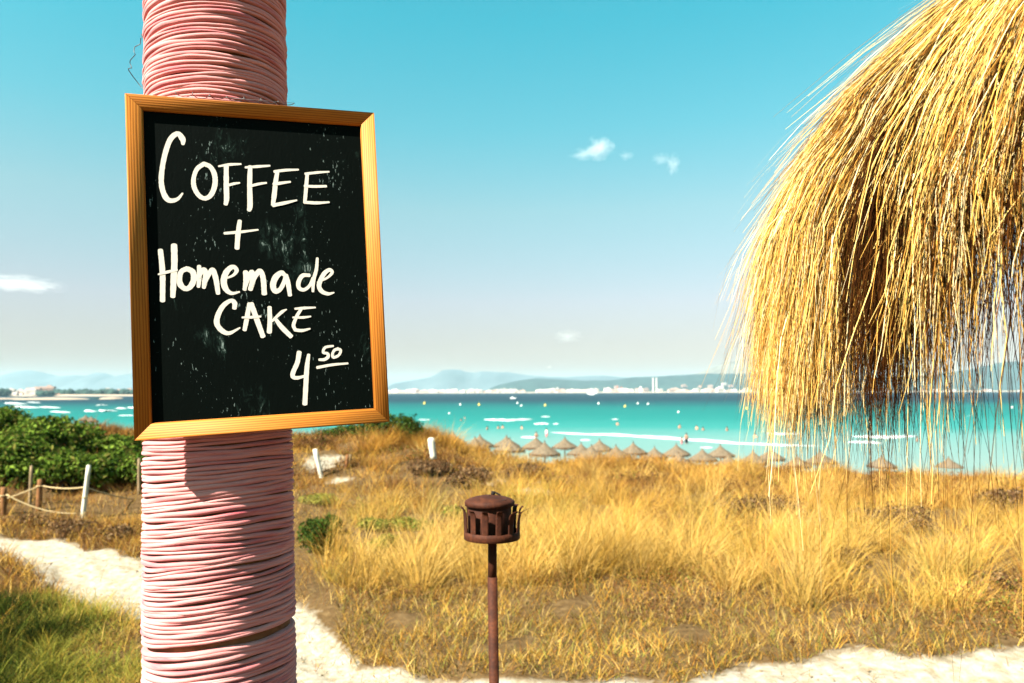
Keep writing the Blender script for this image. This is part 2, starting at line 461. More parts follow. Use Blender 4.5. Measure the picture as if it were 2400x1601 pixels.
for pts, th, hh in [
    ([(1134, 984), (1190, 986), (1250, 983)], 7, .62), ([(1250, 994), (1288, 994)], 5, .4), ([(1268, 977), (1290, 977)], 3, .25), ([(1296, 994), (1310, 994)], 3, .25),
    ([(1290, 1013), (1340, 1017), (1420, 1019), (1480, 1022), (1560, 1028), (1640, 1033), (1720, 1039), (1820, 1043), (1924, 1046)], 4.5, .34),
    ([(1220, 1025), (1260, 1026)], 2.5, .3), ([(1360, 1032), (1384, 1032)], 2, .2), ([(1432, 983), (1450, 983)], 4, .2),
    ([(1795, 1016), (1830, 1018), (1880, 1016)], 4, .35), ([(1996, 1023), (2070, 1026), (2152, 1023)], 4.5, .42), ([(1984, 1036), (2070, 1039)], 3, .3), ([(1640, 1049), (1670, 1049)], 2, .15),
    ([(980, 984), (1010, 984)], 4, .2),
    ([(12, 945), (60, 947)], 16, 1.1), ([(62, 943), (98, 944)], 9, .6), ([(25, 953), (90, 956)], 13, 1.0), ([(92, 954), (142, 956)], 10, .6),
    ([(120, 965), (166, 967)], 7, .5), ([(202, 963), (222, 965)], 8, .8), ([(232, 961), (252, 965), (274, 963)], 8, .8),
    ([(234, 950), (248, 950)], 12, .8), ([(276, 957), (296, 958)], 8, .6), ([(300, 955), (330, 958)], 9, .6), ([(280, 974), (320, 974)], 6, .3)]:
    breaker(pts, th, hh)

# ------------------------------------------------------------------ far land
def ridge(name, prof, y, depth, mat, label=None, rough=0.05, cols=140, z0=SEA - 0.5):
    prof = np.array(prof, float)
    px = np.linspace(prof[0, 0], prof[-1, 0], cols)
    top = np.interp(px, prof[:, 0], prof[:, 1])
    rows = np.linspace(-1, 1, 15)
    V = []
    for r_ in rows:
        yy = y + depth * r_
        bell = max(0.0, 1 - abs(r_) ** 1.4)
        for p, t in zip(px, top):
            d = ray(p, t); zt = EYE[2] + d[2] * y
            x = d[0] * y
            nse = wob(x / (depth * .5) + 3, yy / (depth * .5), y) * rough + 0.5 * rough * wob(x / (depth * .13), yy / (depth * .13), y + 3)
            h = max(zt - z0, 0) * (bell * (1 + nse * 2.2 * (1 - bell)) + nse * bell * 0.35)
            V.append((x, yy, z0 + h))
    n = cols
    F = [(i * n + j, i * n + j + 1, (i + 1) * n + j + 1, (i + 1) * n + j) for i in range(14) for j in range(n - 1)]
    o = mesh_np(name, V, F, mat, None, True)
    return tag(o, kind='structure')

k = 1.0208
ridge('mountain_range', [(x * k, y * k) for x, y in [(-250, 900), (-80, 893), (-30, 878), (5, 864), (40, 853), (65, 851), (95, 854), (120, 861), (135, 864), (175, 862), (205, 863), (218, 857), (245, 857), (262, 864), (285, 860), (310, 857), (350, 862), (420, 870), (520, 880), (640, 893), (700, 899)]], 8200, 650, MAT['mount'], rough=0.10)
ridge('mountain_range', [(x * k, y * k) for x, y in [(880, 899), (905, 880), (935, 876), (960, 871), (985, 867), (1000, 860), (1015, 850), (1030, 847), (1055, 849), (1070, 854), (1090, 856), (1105, 852), (1135, 854), (1165, 855), (1200, 861), (1260, 866), (1330, 864), (1385, 862), (1430, 866), (1500, 870), (1600, 876), (1700, 890)]], 8200, 650, MAT['mount'], rough=0.10)
ridge('hills', [(x * k, y * k) for x, y in [(1110, 899), (1140, 885), (1180, 876), (1230, 868), (1290, 871), (1340, 874), (1400, 873), (1450, 866), (1500, 865), (1560, 862), (1620, 858), (1700, 858), (1800, 860), (1900, 864), (2000, 868), (2080, 862), (2140, 862), (2200, 852), (2235, 846), (2290, 833), (2330, 829), (2360, 832), (2450, 845), (2600, 870), (2800, 895)]], 5600, 520, MAT['hill'], rough=0.07)
ridge('dry_hill', [(x * k, y * k) for x, y in [(1560, 885), (1590, 862), (1630, 845), (1665, 833), (1700, 827), (1750, 824), (1810, 826), (1870, 832), (1960, 845), (2060, 870), (2150, 895)]], 7600, 600, MAT['hill_dry'], rough=0.06)
# low far shore the towns stand on
V = [(-7500, 4180, SEA - .6), (7500, 4180, SEA - .6), (7500, 4300, SEA + 3), (-7500, 4300, SEA + 3), (7500, 6200, SEA + 9), (-7500, 6200, SEA + 9)]
tag(mesh_np('far_shore', V, [(0, 1, 2, 3), (3, 2, 4, 5)], MAT['shore']), kind='structure')

# sand spit and pinewood beyond the left bay
def slab(name, pts, y, depth, hgt, mat, rough=0.0):
    a = np.array([at(px, 930, y) for px in pts]); n = 30
    xx = np.linspace(a[0, 0], a[-1, 0], n); V, F = [], []
    for i, x in enumerate(xx):
        e = math.sin(math.pi * i / (n - 1)) ** 0.5
        hh = hgt * e * (1 + rough * wob(np.array(x * .05), np.array(x * .013), y)) + 0.02
        for b, c in ((-.5, -.6), (-.3, .75), (0, 1.0), (.35, .8), (.5, -.6)):
            V.append((x, y + b * depth * (0.3 + 0.7 * e), SEA + (hh * c if c > 0 else -.4)))
    for i in range(n - 1):
        for j in range(4):
            F.append((i * 5 + j, (i + 1) * 5 + j, (i + 1) * 5 + j + 1, i * 5 + j + 1))
    return mesh_np(name, V, F, mat, None, True)
tag(slab('sand_spit', (40, 200), 830, 60, 2.2, MAT['shore']), kind='structure')
tag(slab('sand_spit', (-60, 62), 900, 60, 1.5, MAT['shore']), kind='structure')
tag(slab('far_beach', (-140, 420), 1750, 160, 4.0, MAT['shore']), kind='structure')
tag(slab('rock_shoal', (216, 238), 880, 30, 1.6, MAT['pinewood']), kind='structure')
tag(slab('rock_shoal', (240, 282), 860, 40, 2.4, MAT['shore']), kind='structure')

# a far wood: many small crowns, one mass
def far_wood(px0, px1, y, base, hgt, n):
    Vs, Fs = [], []
    bm = bmesh.new(); bmesh.ops.create_icosphere(bm, subdivisions=1, radius=1)
    sv = np.array([v.co for v in bm.verts]); sf = np.array([[v.index for v in f.verts] for f in bm.faces]); bm.free()
    for i in range(n):
        p = at(rng.uniform(px0, px1), 925, y + rng.uniform(-25, 25))
        s = hgt * rng.uniform(.5, .8)
        Vs.append(sv * (s * 1.1, s * 1.1, s) * rng.uniform(.85, 1.15, (len(sv), 1)) + (p[0], p[1], base + rng.uniform(.1, .45) * hgt))
        Fs.append(sf + i * len(sv))
    return np.concatenate(Vs), np.concatenate(Fs)
V, F = far_wood(125, 420, 1780, SEA + 3, 13, 170)
V2, F2 = far_wood(-60, 18, 1700, SEA + 3, 15, 30)
V3, F3 = far_wood(85, 122, 1700, SEA + 2, 11, 26)
F = np.vstack([F, F2 + len(V), F3 + len(V) + len(V2)]); V = np.vstack([V, V2, V3])
tag(mesh_np('pine_wood', V, F, MAT['pinewood'], None, True), 'dark belt of far pinewood behind the left bay', None, None, 'stuff')

# ------------------------------------------------------------------ far town
def house_mesh(w, d, h, roofed):
    bm = bmesh.new()
    bmesh.ops.create_cube(bm, size=1, matrix=Matrix.Diagonal((w, d, h, 1)) @ Matrix.Translation((0, 0, .5)))
    if roofed:
        a = [bm.verts.new((sx * (w / 2 + .4), sy * (d / 2 + .4), h + .03)) for sx, sy in ((-1, -1), (1, -1), (1, 1), (-1, 1))]
        b = [bm.verts.new((sx * w / 2 * .55, 0, h + d * .22)) for sx in (-1, 1)]
        fs = [bm.faces.new((a[0], a[1], b[1], b[0])), bm.faces.new((a[2], a[3], b[0], b[1])), bm.faces.new((a[1], a[2], b[1])), bm.faces.new((a[3], a[0], b[0])), bm.faces.new(a[::-1])]
        for f in fs: f.material_index = 1
    else:   # flat roof with a stair head and recessed balcony bands on the sea side
        bmesh.ops.create_cube(bm, size=1, matrix=Matrix.Translation((w * .15, 0, h)) @ Matrix.Diagonal((w * .25, d * .4, 3, 1)) @ Matrix.Translation((0, 0, .5)))
        for z in np.arange(2.2, h - 1, 3.1):
            bmesh.ops.create_cube(bm, size=1, matrix=Matrix.Translation((0, -d / 2 - .6, z)) @ Matrix.Diagonal((w * .86, 1.2, 1.0, 1)))
    me = bpy.data.meshes.new('house'); bmesh.ops.recalc_face_normals(bm, faces=bm.faces[:]); bm.to_mesh(me); bm.free()
    return me
protos = []
for (w, d, h, rf) in ((26, 14, 12, False), (38, 15, 15, False), (20, 12, 9, False), (16, 11, 6, True), (30, 14, 18, False), (12, 10, 6, True)):
    me = house_mesh(w, d, h, rf)
    m2 = me.copy()
    me.materials.append(MAT['house_w']); me.materials.append(MAT['roof'])
    m2.materials.append(MAT['house_p']); m2.materials.append(MAT['roof'])
    protos += [me, me, m2]
def house(px, y, z, sc, label, group):
    o = bpy.data.objects.new('house', protos[int(rng.integers(len(protos)))])
    p = at(px, 920, y)
    o.location = (p[0], y, z); o.rotation_euler = (0, 0, rng.uniform(-.35, .35)); o.scale = (sc,) * 3
    link(o); tag(o, label, 'house', group)
def hill_z(px, y):     # height of the wooded slope facing the sea
    pr = np.array([(1110, 899), (1140, 885), (1180, 876), (1230, 868), (1290, 871), (1400, 873), (1450, 866), (1560, 862), (1700, 858), (1800, 860), (1900, 864), (2000, 868), (2800, 868)]) * k
    t = np.interp(px, pr[:, 0], pr[:, 1]); zt = EYE[2] + ray(px, t)[2] * 5600
    b = max(0, 1 - abs((y - 5600) / 520) ** 1.4)
    return max(SEA + 3, SEA - .5 + max(zt - SEA, 0) * b)
A1, G1 = 'pale far off building in the white town strip along the opposite shore', 'white buildings of the far town strip'
for i in range(150):
    px = rng.uniform(905, 1345) if i < 128 else rng.uniform(1335, 1400)
    row = rng.integers(3)
    yy = 4330 + row * 55 + rng.uniform(-12, 12)
    house(px, yy, SEA + 2.2, rng.uniform(.75, 1.15) + row * .12, A1, G1)
A2, G2 = 'pale far off building climbing the wooded slope near the twin chimneys', 'buildings on the wooded slope'
for i in range(85):
    px = rng.choice([rng.normal(1570, 28), rng.normal(1650, 40), rng.normal(1730, 60), rng.uniform(1440, 1500), rng.uniform(1250, 1460)], p=[.25, .3, .25, .12, .08])
    yy = rng.uniform(4420, 5230)
    house(px, yy, hill_z(px, yy) - .5, rng.uniform(.9, 1.5), A2, G2)
A3, G3 = 'pale far off villa low on the shore at the foot of the right hill', 'villas under the right hill'
for i in range(26):
    px = rng.uniform(1900, 2400); house(px, 4340 + rng.uniform(0, 60), SEA + 2.2, rng.uniform(.6, .9), A3, G3)
A4, G4 = 'white low building beside the dark pinewood of the left bay', 'white buildings of the left bay'
for px, yy, sc in [(22, 1720, .8), (30, 1735, .95), (38, 1725, .9), (44, 1740, 1.0), (50, 1720, .85), (55, 1742, .95), (62, 1728, .9), (68, 1744, .9), (74, 1722, .8), (80, 1735, .95), (88, 1745, .9), (3, 1690, .5), (120, 1690, .5), (128, 1692, .5), (138, 1692, .45), (110, 1800, 1.15), (125, 1810, 1.0), (37, 1690, .5), (80, 1690, .5), (248, 1810, 1.15), (286, 1812, .9), (298, 1812, .9), (276, 1815, .95)]:
    house(px, yy, SEA + 2.5, sc, A4, G4)
for n_, (px, lab) in enumerate([(1531, 'left one of two tall slim white power station chimneys'), (1539, 'right one of two tall slim white power station chimneys')]):
    p = at(px, 920, 4600)
    V, F = lathe([(4.6, 0), (3.4, 88), (3.4, 90), (2.6, 90), (2.6, 86)], 16)
    o = mesh_np('factory_chimney', V, F, MAT['house_w'], None, True)
    o.location = (p[0], 4600, SEA + 2); tag(o, lab, 'chimney', 'twin power station chimneys')
p = at(1502, 920, 4400)
V, F = lathe([(9, 0), (9, 22), (6, 26), (5, 34), (0.1, 36)], 16)
o = mesh_np('storage_silo', V, F, MAT['house_w'], None, True); o.location = (p[0], 4400, SEA + 2)
tag(o, 'stout white silo left of the twin chimneys on far shore', 'silo')
for px, lab in ((1446, 'rust red harbour crane, left one by the far shore'), (1456, 'rust red harbour crane, right one by the far shore')):
    p = at(px, 920, 4330); bm = bmesh.new()
    for sx in (-4, 4):
        bmesh.ops.create_cube(bm, size=1, matrix=Matrix.Translation((sx, 0, 12)) @ Matrix.Diagonal((2, 2, 24, 1)))
    bmesh.ops.create_cube(bm, size=1, matrix=Matrix.Translation((0, 0, 25)) @ Matrix.Diagonal((12, 4, 4, 1)))
    bmesh.ops.create_cube(bm, size=1, matrix=Matrix.Translation((2, 0, 32)) @ Matrix.Rotation(.5, 4, 'Y') @ Matrix.Diagonal((2, 2, 18, 1)))
    o = bm_obj('harbour_crane', bm, MAT['red_steel']); o.location = (p[0], 4330, SEA + 2); tag(o, lab, 'crane', 'harbour cranes')

# ------------------------------------------------------------------ boats, buoys, kite
def sailboat(px, py, y, s, label):
    t = empty('sailboat', (at(px, py, y)[0], y, SEA)); tag(t, label, 'sailboat')
    secs = [(-3.2, .9, .9), (-1.5, 1.2, .8), (.8, 1.1, .85), (2.6, .5, 1.0), (3.6, .05, 1.15)]
    V = []
    for x, w, h in secs:
        V += [(x, -w, h), (x, -w * .7, .1), (x, 0, -.4), (x, w * .7, .1), (x, w, h)]
    F = [(i * 5 + j, i * 5 + j + 1, (i + 1) * 5 + j + 1, (i + 1) * 5 + j) for i in range(4) for j in range(4)]
    F += [(i * 5, (i + 1) * 5, (i + 1) * 5 + 4, i * 5 + 4) for i in range(4)]
    mesh_np('hull', np.array(V) * s, F, MAT['sail'], t)
    V, F = tube([(.4 * s, 0, .5 * s), (.4 * s, 0, 10.5 * s)], .08 * s, 6); mesh_np('mast', V, F, MAT['wire'], t)
    for nm, tri in (('mainsail', [(.2, 0, 1.6), (-3.4, .5, 1.6), (.3, 0, 10.2)]), ('jib', [(.6, 0, 9), (3.5, 0, 1.2), (.9, .6, 1.4)])):
        a, b, c = [np.array(v) * s for v in tri]
        V = [a, b, c, (a + b) / 2 + (0, .5 * s, 0), (b + c) / 2 + (0, .5 * s, 0), (a + c) / 2]
        V2 = [np.array(v) + (0, .05 * s, 0) for v in V]
        f = [(0, 3, 5), (3, 1, 4), (5, 4, 2), (3, 4, 5)]
        mesh_np(nm, V + V2, f + [tuple(i + 6 for i in q_[::-1]) for q_ in f], MAT['sail'], t)
sailboat(1386, 921, 1500, 1.5, 'small white sailboat with the largest sails on the dark water')
sailboat(1379, 921, 1900, 1.2, 'small far sailboat just left of the largest white sails')
sailboat(1395, 921, 2300, 1.3, 'small far sailboat just right of the largest white sails')
def motor(px, py, label):
    p = on_level(px, py, SEA); t = empty('motorboat', p); tag(t, label, 'boat')
    V = []
    for x, w, h in [(-2.8, 1.0, .9), (-.5, 1.1, .9), (1.8, .8, 1.1), (3.4, .05, 1.35)]:
        V += [(x, -w, h), (x, -w * .75, 0), (x, 0, -.3), (x, w * .75, 0), (x, w, h)]
    F = [(i * 5 + j, i * 5 + j + 1, (i + 1) * 5 + j + 1, (i + 1) * 5 + j) for i in range(3) for j in range(4)] + [(i * 5, (i + 1) * 5, (i + 1) * 5 + 4, i * 5 + 4) for i in range(3)]
    mesh_np('hull', V, F, MAT['sail'], t)
    bm = bmesh.new(); bmesh.ops.create_cube(bm, size=1, matrix=Matrix.Translation((-.2, 0, 1.5)) @ Matrix.Diagonal((2.2, 1.4, 1.1, 1)))
    bmesh.ops.bevel(bm, geom=bm.edges[:], offset=.2, segments=2, affect='EDGES'); bm_obj('cabin', bm, MAT['sail'], t)
motor(1201, 935, 'small white motorboat on the dark water above the buoys')

V, F = lathe([(0.02, -.5), (.42, -.35), (.6, 0), (.5, .35), (.3, .55), (.28, .7), (.1, .8), (.08, 1.15), (.02, 1.2)], 14)
by = mesh_np('mooring_buoy', V, F, MAT['buoy_y'], None, True); bw_me = by.data.copy(); bw_me.materials[0] = MAT['buoy_w']
spots = [(995, 945, 0), (1079, 947.6, 1), (1123, 948, 0), (1213, 944, 1), (1278, 949.7, 0), (1465, 952, 0), (1495, 945, 1), (1750, 957, 0), (2063, 962, 0), (1053, 968, 1), (1403, 945, 1), (1519, 946, 1), (1590, 965, 1), (1222, 950, 1), (2372, 954, 1)]
blab = {0: 'yellow marker buoy off the beach, %s from the left among the yellow ones', 1: 'white marker buoy off the beach, %s from the left among the white ones'}
ordn = [['first', 'second', 'third', 'fourth', 'fifth', 'sixth', 'seventh', 'eighth', 'ninth', 'tenth'] for _ in (0, 1)]
spots.sort()
for i, (px, py, w) in enumerate(spots):
    o = by if i == 0 else by.copy()
    if i: link(o)
    if w: o.data = bw_me
    p = on_level(px, py + 2, SEA); s = 3.1 * p[1] / F_PX / .6 * (1.0 if w == 0 else .8); o.scale = (s, s, s); o.location = (p[0], p[1], SEA)
    tag(o, blab[w] % ordn[w].pop(0), 'buoy', 'yellow marker buoys' if w == 0 else 'white marker buoys')
# a far parasail high above the town
p = at(1288, 862, 3000)
V, F = [], []
for i in range(13):
    a = math.pi * (i / 12)
    for yy, rr in ((-1.6, 5.2), (0, 6), (1.6, 5.2)):
        V.append((math.cos(a) * rr * .95, yy * 1.4, math.sin(a) * rr * .75))
F = [(i * 3 + j, (i + 1) * 3 + j, (i + 1) * 3 + j + 1, i * 3 + j + 1) for i in range(12) for j in range(2)]
t = empty('parasail', p); tag(t, 'tiny pale parasail in the sky above the far town', 'parasail')
mesh_np('canopy', V, F, MAT['sail'], t, True)
V, F = tube([(-5.6, 0, 0), (0, 0, -7), (5.6, 0, 0)], .12, 5); mesh_np('harness_lines', V, F, MAT['wire'], t)

# ------------------------------------------------------------------ people
def body_mesh(joints, edges, radii, sub=2):
    me = bpy.data.meshes.new('person')
    me.from_pydata([tuple(j) for j in joints], edges, [])
    o = bpy.data.objects.new('tmp', me); COL.objects.link(o)
    sk = o.modifiers.new('skin', 'SKIN')
    for i, r_ in enumerate(radii):
        v = me.skin_vertices[0].data[i]; v.radius = (r_, r_) if np.isscalar(r_) else r_
    me.skin_vertices[0].data[0].use_root = True
    ss = o.modifiers.new('sub', 'SUBSURF'); ss.levels = sub; ss.render_levels = sub
    dg = bpy.context.evaluated_depsgraph_get()
    out = bpy.data.meshes.new_from_object(o.evaluated_get(dg))
    bpy.data.objects.remove(o); bpy.data.meshes.remove(me)
    for p_ in out.polygons: p_.use_smooth = True
    return out
J = [(0, 0, .95), (0, .0, 1.15), (0, 0, 1.38), (0, 0, 1.50), (0, -.01, 1.58), (0, -.01, 1.70),           # 0-5 pelvis..crown
     (.17, 0, 1.42), (.25, .02, 1.15), (.27, -.06, .90), (.27, -.10, .80),                               # arm
     (-.17, 0, 1.42), (-.24, .02, 1.15), (-.26, -.06, .90), (-.26, -.10, .80),
     (.09, 0, .88), (.10, -.01, .50), (.10, .02, .09), (.11, -.13, .04),
     (-.09, 0, .88), (-.11, .03, .50), (-.12, .10, .09), (-.13, -.03, .04)]
E_ = [(0, 1), (1, 2), (2, 3), (3, 4), (4, 5), (2, 6), (6, 7), (7, 8), (8, 9), (2, 10), (10, 11), (11, 12), (12, 13), (0, 14), (14, 15), (15, 16), (16, 17), (0, 18), (18, 19), (19, 20), (20, 21)]
RD = [(.16, .11), (.14, .10), (.17, .11), .06, .10, .08, .065, .05, .038, .03, .065, .05, .038, .03, .095, .065, .042, .035, .095, .065, .042, .035]
BODY = body_mesh(J, E_, RD); BODY.materials.append(MAT['skin'])
V, F = lathe([(.02, .13), (.07, .115), (.105, .06), (.112, 0), (.10, -.05)], 14)
HAIR = mesh_np('hair', V, F, MAT['hair'], None, True); HAIR_ME = HAIR.data; bpy.data.objects.remove(HAIR)
def shorts_mesh(mat, torso):
    bm = bmesh.new()
    rings = ([(1.44, .20, .135, 0), (1.3, .205, .14, 0), (1.1, .185, .135, 0), (.9, .20, .14, 0)] if torso else [(1.03, .185, .135, 0), (.95, .20, .145, 0), (.80, .21, .15, 0), (.62, .215, .14, 0), (.55, .21, .13, 0)])
    prev = None
    for z, a, b, _ in rings:
        cur = [bm.verts.new((a * math.cos(t), b * math.sin(t), z)) for t in np.linspace(0, 2 * math.pi, 17)[:-1]]
        if prev:
            for i in range(16): bm.faces.new((prev[i], prev[(i + 1) % 16], cur[(i + 1) % 16], cur[i]))
        prev = cur
    me = bpy.data.meshes.new('shorts'); bm.to_mesh(me); bm.free(); me.materials.append(mat)
    for p_ in me.polygons: p_.use_smooth = True
    return me
SH_D, SH_P, SHIRT = shorts_mesh(MAT['dark_cloth'], False), shorts_mesh(MAT['pink_cloth'], False), shorts_mesh(MAT['white_cloth'], True)
def person(px, py_water, sink, label, cloth=(('swim_shorts', SH_D),), rz=0.0, sc=1.0, group=None, toward=None):
    p = on_level(px, py_water, SEA)
    t = empty('person', (p[0], p[1], SEA - sink * sc), rz); t.scale = (sc,) * 3
    tag(t, label, 'person', group)
    link(bpy.data.objects.new('body', BODY), t)
    h = link(bpy.data.objects.new('hair', HAIR_ME), t); h.location = (0, .012, 1.66)
    for nm, me in cloth: link(bpy.data.objects.new(nm, me), t)
person(1609, 1040, .42, 'bather in dark swim shorts standing knee deep, the taller of the pair', rz=math.pi + .3, sc=1.08)
person(1598, 1041, .5, 'smaller bather standing just left of the tall one in dark shorts', cloth=(('swim_shorts', SH_P),), rz=.5, sc=.80)
person(1281, 1025, .35, 'bather in a white shirt wading in the pale shallows', cloth=(('shirt', SHIRT), ('swim_shorts', SH_P)), rz=2.4, sc=1.0)
BL = ['swimmer in turquoise water, upper right one of the pair left of the first foam crest', 'swimmer in turquoise water, lower left one of the pair left of the first foam crest', 'lone swimmer above the second and third beach umbrellas', 'left one of two close swimmers above the left beach umbrellas', 'right one of two close swimmers above the left beach umbrellas',
      'pale swimmer under the first long foam crest', 'bather in the shallows just left of the wader in the white shirt', 'swimmer right of the short foam streaks, above the long surf line', 'swimmer in the calm water straight above the pair of standing bathers', 'left one of two swimmers right of the standing pair', 'right one of two swimmers right of the standing pair',
      'lone swimmer left of the straw fringe', 'bather by the surf line, left one at the edge of the straw fringe', 'bather by the surf line, right one behind the straw fringe', 'bather near the beach behind the hanging straw at the far right']
for px, py, sk in [(1089, 982, 1.15), (1081, 987, 1.2), (1142, 1007, 1.2), (1168, 1005, 1.2), (1178, 1004, 1.15), (1223, 1006, 1.1), (1257, 1025, 1.0), (1447, 997, 1.05), (1593, 1004, 1.05), (1633, 1007, 1.05), (1648, 1009, 1.2), (1704, 1010, 1.1), (1770, 1026, 1.15), (1812, 1025, 1.1), (2150, 1035, 1.1)]:
    person(px, py, sk, BL.pop(0), cloth=(), rz=random.uniform(0, 6), group='bathers in the sea', sc=1.15)

# ------------------------------------------------------------------ beach umbrellas
def umbrella_proto():
    t = empty('beach_umbrella', (0, 0, 0))
    n = 40; prof = [(0.02, 0), (.07, -.06), (.16, -.17), (.36, -.36), (.62, -.53), (.9, -.70), (1.12, -.86), (1.2, -.93)]
    V, F = lathe(prof, n)
    a = np.arctan2(V[:, 1], V[:, 0]); rr = np.hypot(V[:, 0], V[:, 1])
    V[:, 2] += .035 * np.sin(a * 9 + 1) * rr + .03 * np.sin(a * 23) * rr ** 2
    mesh_np('thatch_canopy', V, F, MAT['thatch_far'], t, True)
    # ragged hanging rim
    V, F = [], []
    for i in range(96):
        a = 2 * math.pi * i / 96 + rng.uniform(-.02, .02); r_ = 1.2 + rng.uniform(-.03, .03); l = rng.uniform(.10, .24); w = .05
        c, s = math.cos(a), math.sin(a)
        b = len(V)
        V += [(r_ * c - w * s, r_ * s + w * c, -.86), (r_ * c + w * s, r_ * s - w * c, -.86), ((r_ + .02) * c + w * .6 * s, (r_ + .02) * s - w * .6 * c, -.9 - l), ((r_ + .02) * c - w * .6 * s, (r_ + .02) * s + w * .6 * c, -.9 - l)]
        F.append((b, b + 1, b + 2, b + 3))
    tag(mesh_np('rim_fringe', V, F, MAT['thatch_edge'], t), kind='stuff')
    V, F = tube([(0, 0, -3.6), (0, 0, -.1)], .055, 8); mesh_np('pole', V, F, MAT['post_grey'], t)
    for i in range(6):
        a = i * math.pi / 3
        V, F = tube([(0.05 * math.cos(a), .05 * math.sin(a), -.55), (1.12 * math.cos(a), 1.12 * math.sin(a), -.93)], .02, 5); mesh_np('rib', V, F, MAT['post_grey'], t)
    V, F = lathe([(.01, .14), (.03, .1), (.05, .0), (.06, -.06)], 10); mesh_np('cap', V, F, MAT['thatch_edge'], t, True)
    return t
um = umbrella_proto()
umb = [(1063, 1015, 62), (1124.6, 1019.6, 66), (1113, 1025.5, 72), (1187, 1021.6, 64), (1195, 1028, 74), (1256, 1024, 68), (1276.5, 1035.7, 76), (1323.7, 1025.5, 62), (1362, 1039, 68), (1405, 1030.6, 63), (1386, 1044.6, 76), (1443.7, 1044.6, 72),
       (1484, 1037, 66), (1534, 1048, 62), (1585, 1041, 65), (1591, 1062, 70), (1646, 1052, 70), (1688, 1043, 66), (1707.6, 1066, 75), (1765, 1057, 72), (1807, 1051, 65), (1868, 1067.6, 68), (1922, 1057, 72), (2066, 1068, 66), (2223, 1072, 62), (201, 973, 33), (214, 976, 33)]
umlab = ['straw beach umbrella half hidden by the dune, leftmost of the row', 'straw beach umbrella second in the back row from the left', 'straw umbrella overlapping the one behind at the left end', None]
names = []
for i, (px, py, w) in enumerate(umb):
    o = um if i == 0 else copy_tree(um)
    y = 2.4 * F_PX / (w * .97)
    p = at(px, py, y); o.location = tuple(p); o.rotation_euler = (rng.uniform(-.03, .03), rng.uniform(-.03, .03), rng.uniform(0, 6))
    names.append(o)
near = {1: 'back row', 2: 'front row'}
order = sorted(range(25), key=lambda i: umb[i][0])
ordinal = ['first', 'second', 'third', 'fourth', 'fifth', 'sixth', 'seventh', 'eighth', 'ninth', 'tenth', 'eleventh', 'twelfth', 'thirteenth', 'fourteenth', 'fifteenth', 'sixteenth', 'seventeenth', 'eighteenth', 'nineteenth', 'twentieth', 'twenty first', 'twenty second', 'twenty third', 'twenty fourth', 'twenty fifth']
for kx, i in enumerate(order):
    tag(names[i], 'straw beach umbrella beyond the dune, %s tip from the left end of the row' % ordinal[kx] if kx < 24 else 'straw beach umbrella at the right end of the row behind the straw fringe', 'umbrella', 'straw umbrellas along the beach')
tag(names[25], 'far straw umbrella beyond the left dune, left one of two', 'umbrella', 'straw umbrellas along the beach')
tag(names[26], 'far straw umbrella beyond the left dune, right one of two', 'umbrella', 'straw umbrellas along the beach')

# ------------------------------------------------------------------ grass and leaf builders
def blades(P, L, az, lean, w, col, seg=3, droop=0.25):
    """arching tapered blades; returns V,F,col"""
    n = len(P)
    dx, dy = np.cos(az), np.sin(az)
    Vs, Cs = [], []
    for i in range(seg + 1):
        t = i / seg
        hor = L * (lean * t + droop * t * t)
        ver = L * (t * np.sqrt(np.clip(1 - lean ** 2, .08, 1)) - droop * .8 * t * t * (lean + .15))
        c = P + np.stack([dx * hor, dy * hor, ver], 1)
        ww = w * (1 - t) ** .7 * .5
        pa = az + 1.57 + twist(n)
        if i == seg:
            Vs.append(c[:, None, :])
        else:
            s = np.stack([np.cos(pa0(az)) * ww, np.sin(pa0(az)) * ww, np.zeros(n)], 1)
            Vs.append(np.stack([c - s, c + s], 1))
    V = np.concatenate(Vs, 1)
    m = V.shape[1]
    F = []
    for i in range(seg - 1):
        a = 2 * i
        F += [(a, a + 1, a + 3), (a, a + 3, a + 2)]
    F.append((2 * (seg - 1), 2 * (seg - 1) + 1, 2 * seg))
    F = np.array(F)[None] + (np.arange(n) * m)[:, None, None]
    return V.reshape(-1, 3), F.reshape(-1, 3), np.repeat(col, m, 0)
def twist(n): return 0.0
def pa0(az): return az * 7.3            # blade faces turned every way

def leaves(P, N, size, col):
    """small folded leaf faces, two triangles each, about the direction N"""
    n = len(P)
    A = rng.normal(size=(n, 3)); A -= N * (A * N).sum(1)[:, None]; A /= np.linalg.norm(A, axis=1)[:, None] + 1e-9
    B = np.cross(N, A)
    s = size[:, None]
    V = np.stack([P - A * s, P - B * s * .45 + N * s * .12, P + A * s, P + B * s * .45 + N * s * .12], 1)
    F = np.array([(0, 1, 2), (0, 2, 3)])[None] + (np.arange(n) * 4)[:, None, None]
    return V.reshape(-1, 3), F.reshape(-1, 3), np.repeat(col, 4, 0)

def pick(pal, n, sd=.12):
    pal = np.array(pal); c = pal[rng.integers(len(pal), size=n)]
    return np.clip(c * .64 * rng.normal(1, sd, (n, 1)), .002, .95)

STRAW = [(0.54, 0.29, 0.05), (0.62, 0.37, 0.08), (0.42, 0.18, 0.028), (0.70, 0.47, 0.15), (0.48, 0.27, 0.04)]
BROWN = [(0.12, 0.045, 0.014), (0.25, 0.105, 0.03), (0.17, 0.08, 0.034), (0.33, 0.165, 0.055)]
OLIVE = [(0.20, 0.19, 0.035), (0.28, 0.26, 0.05), (0.34, 0.30, 0.06)]
GREEN = [(0.045, 0.06, 0.01), (0.10, 0.13, 0.018), (0.20, 0.22, 0.03), (0.02, 0.03, 0.006)]

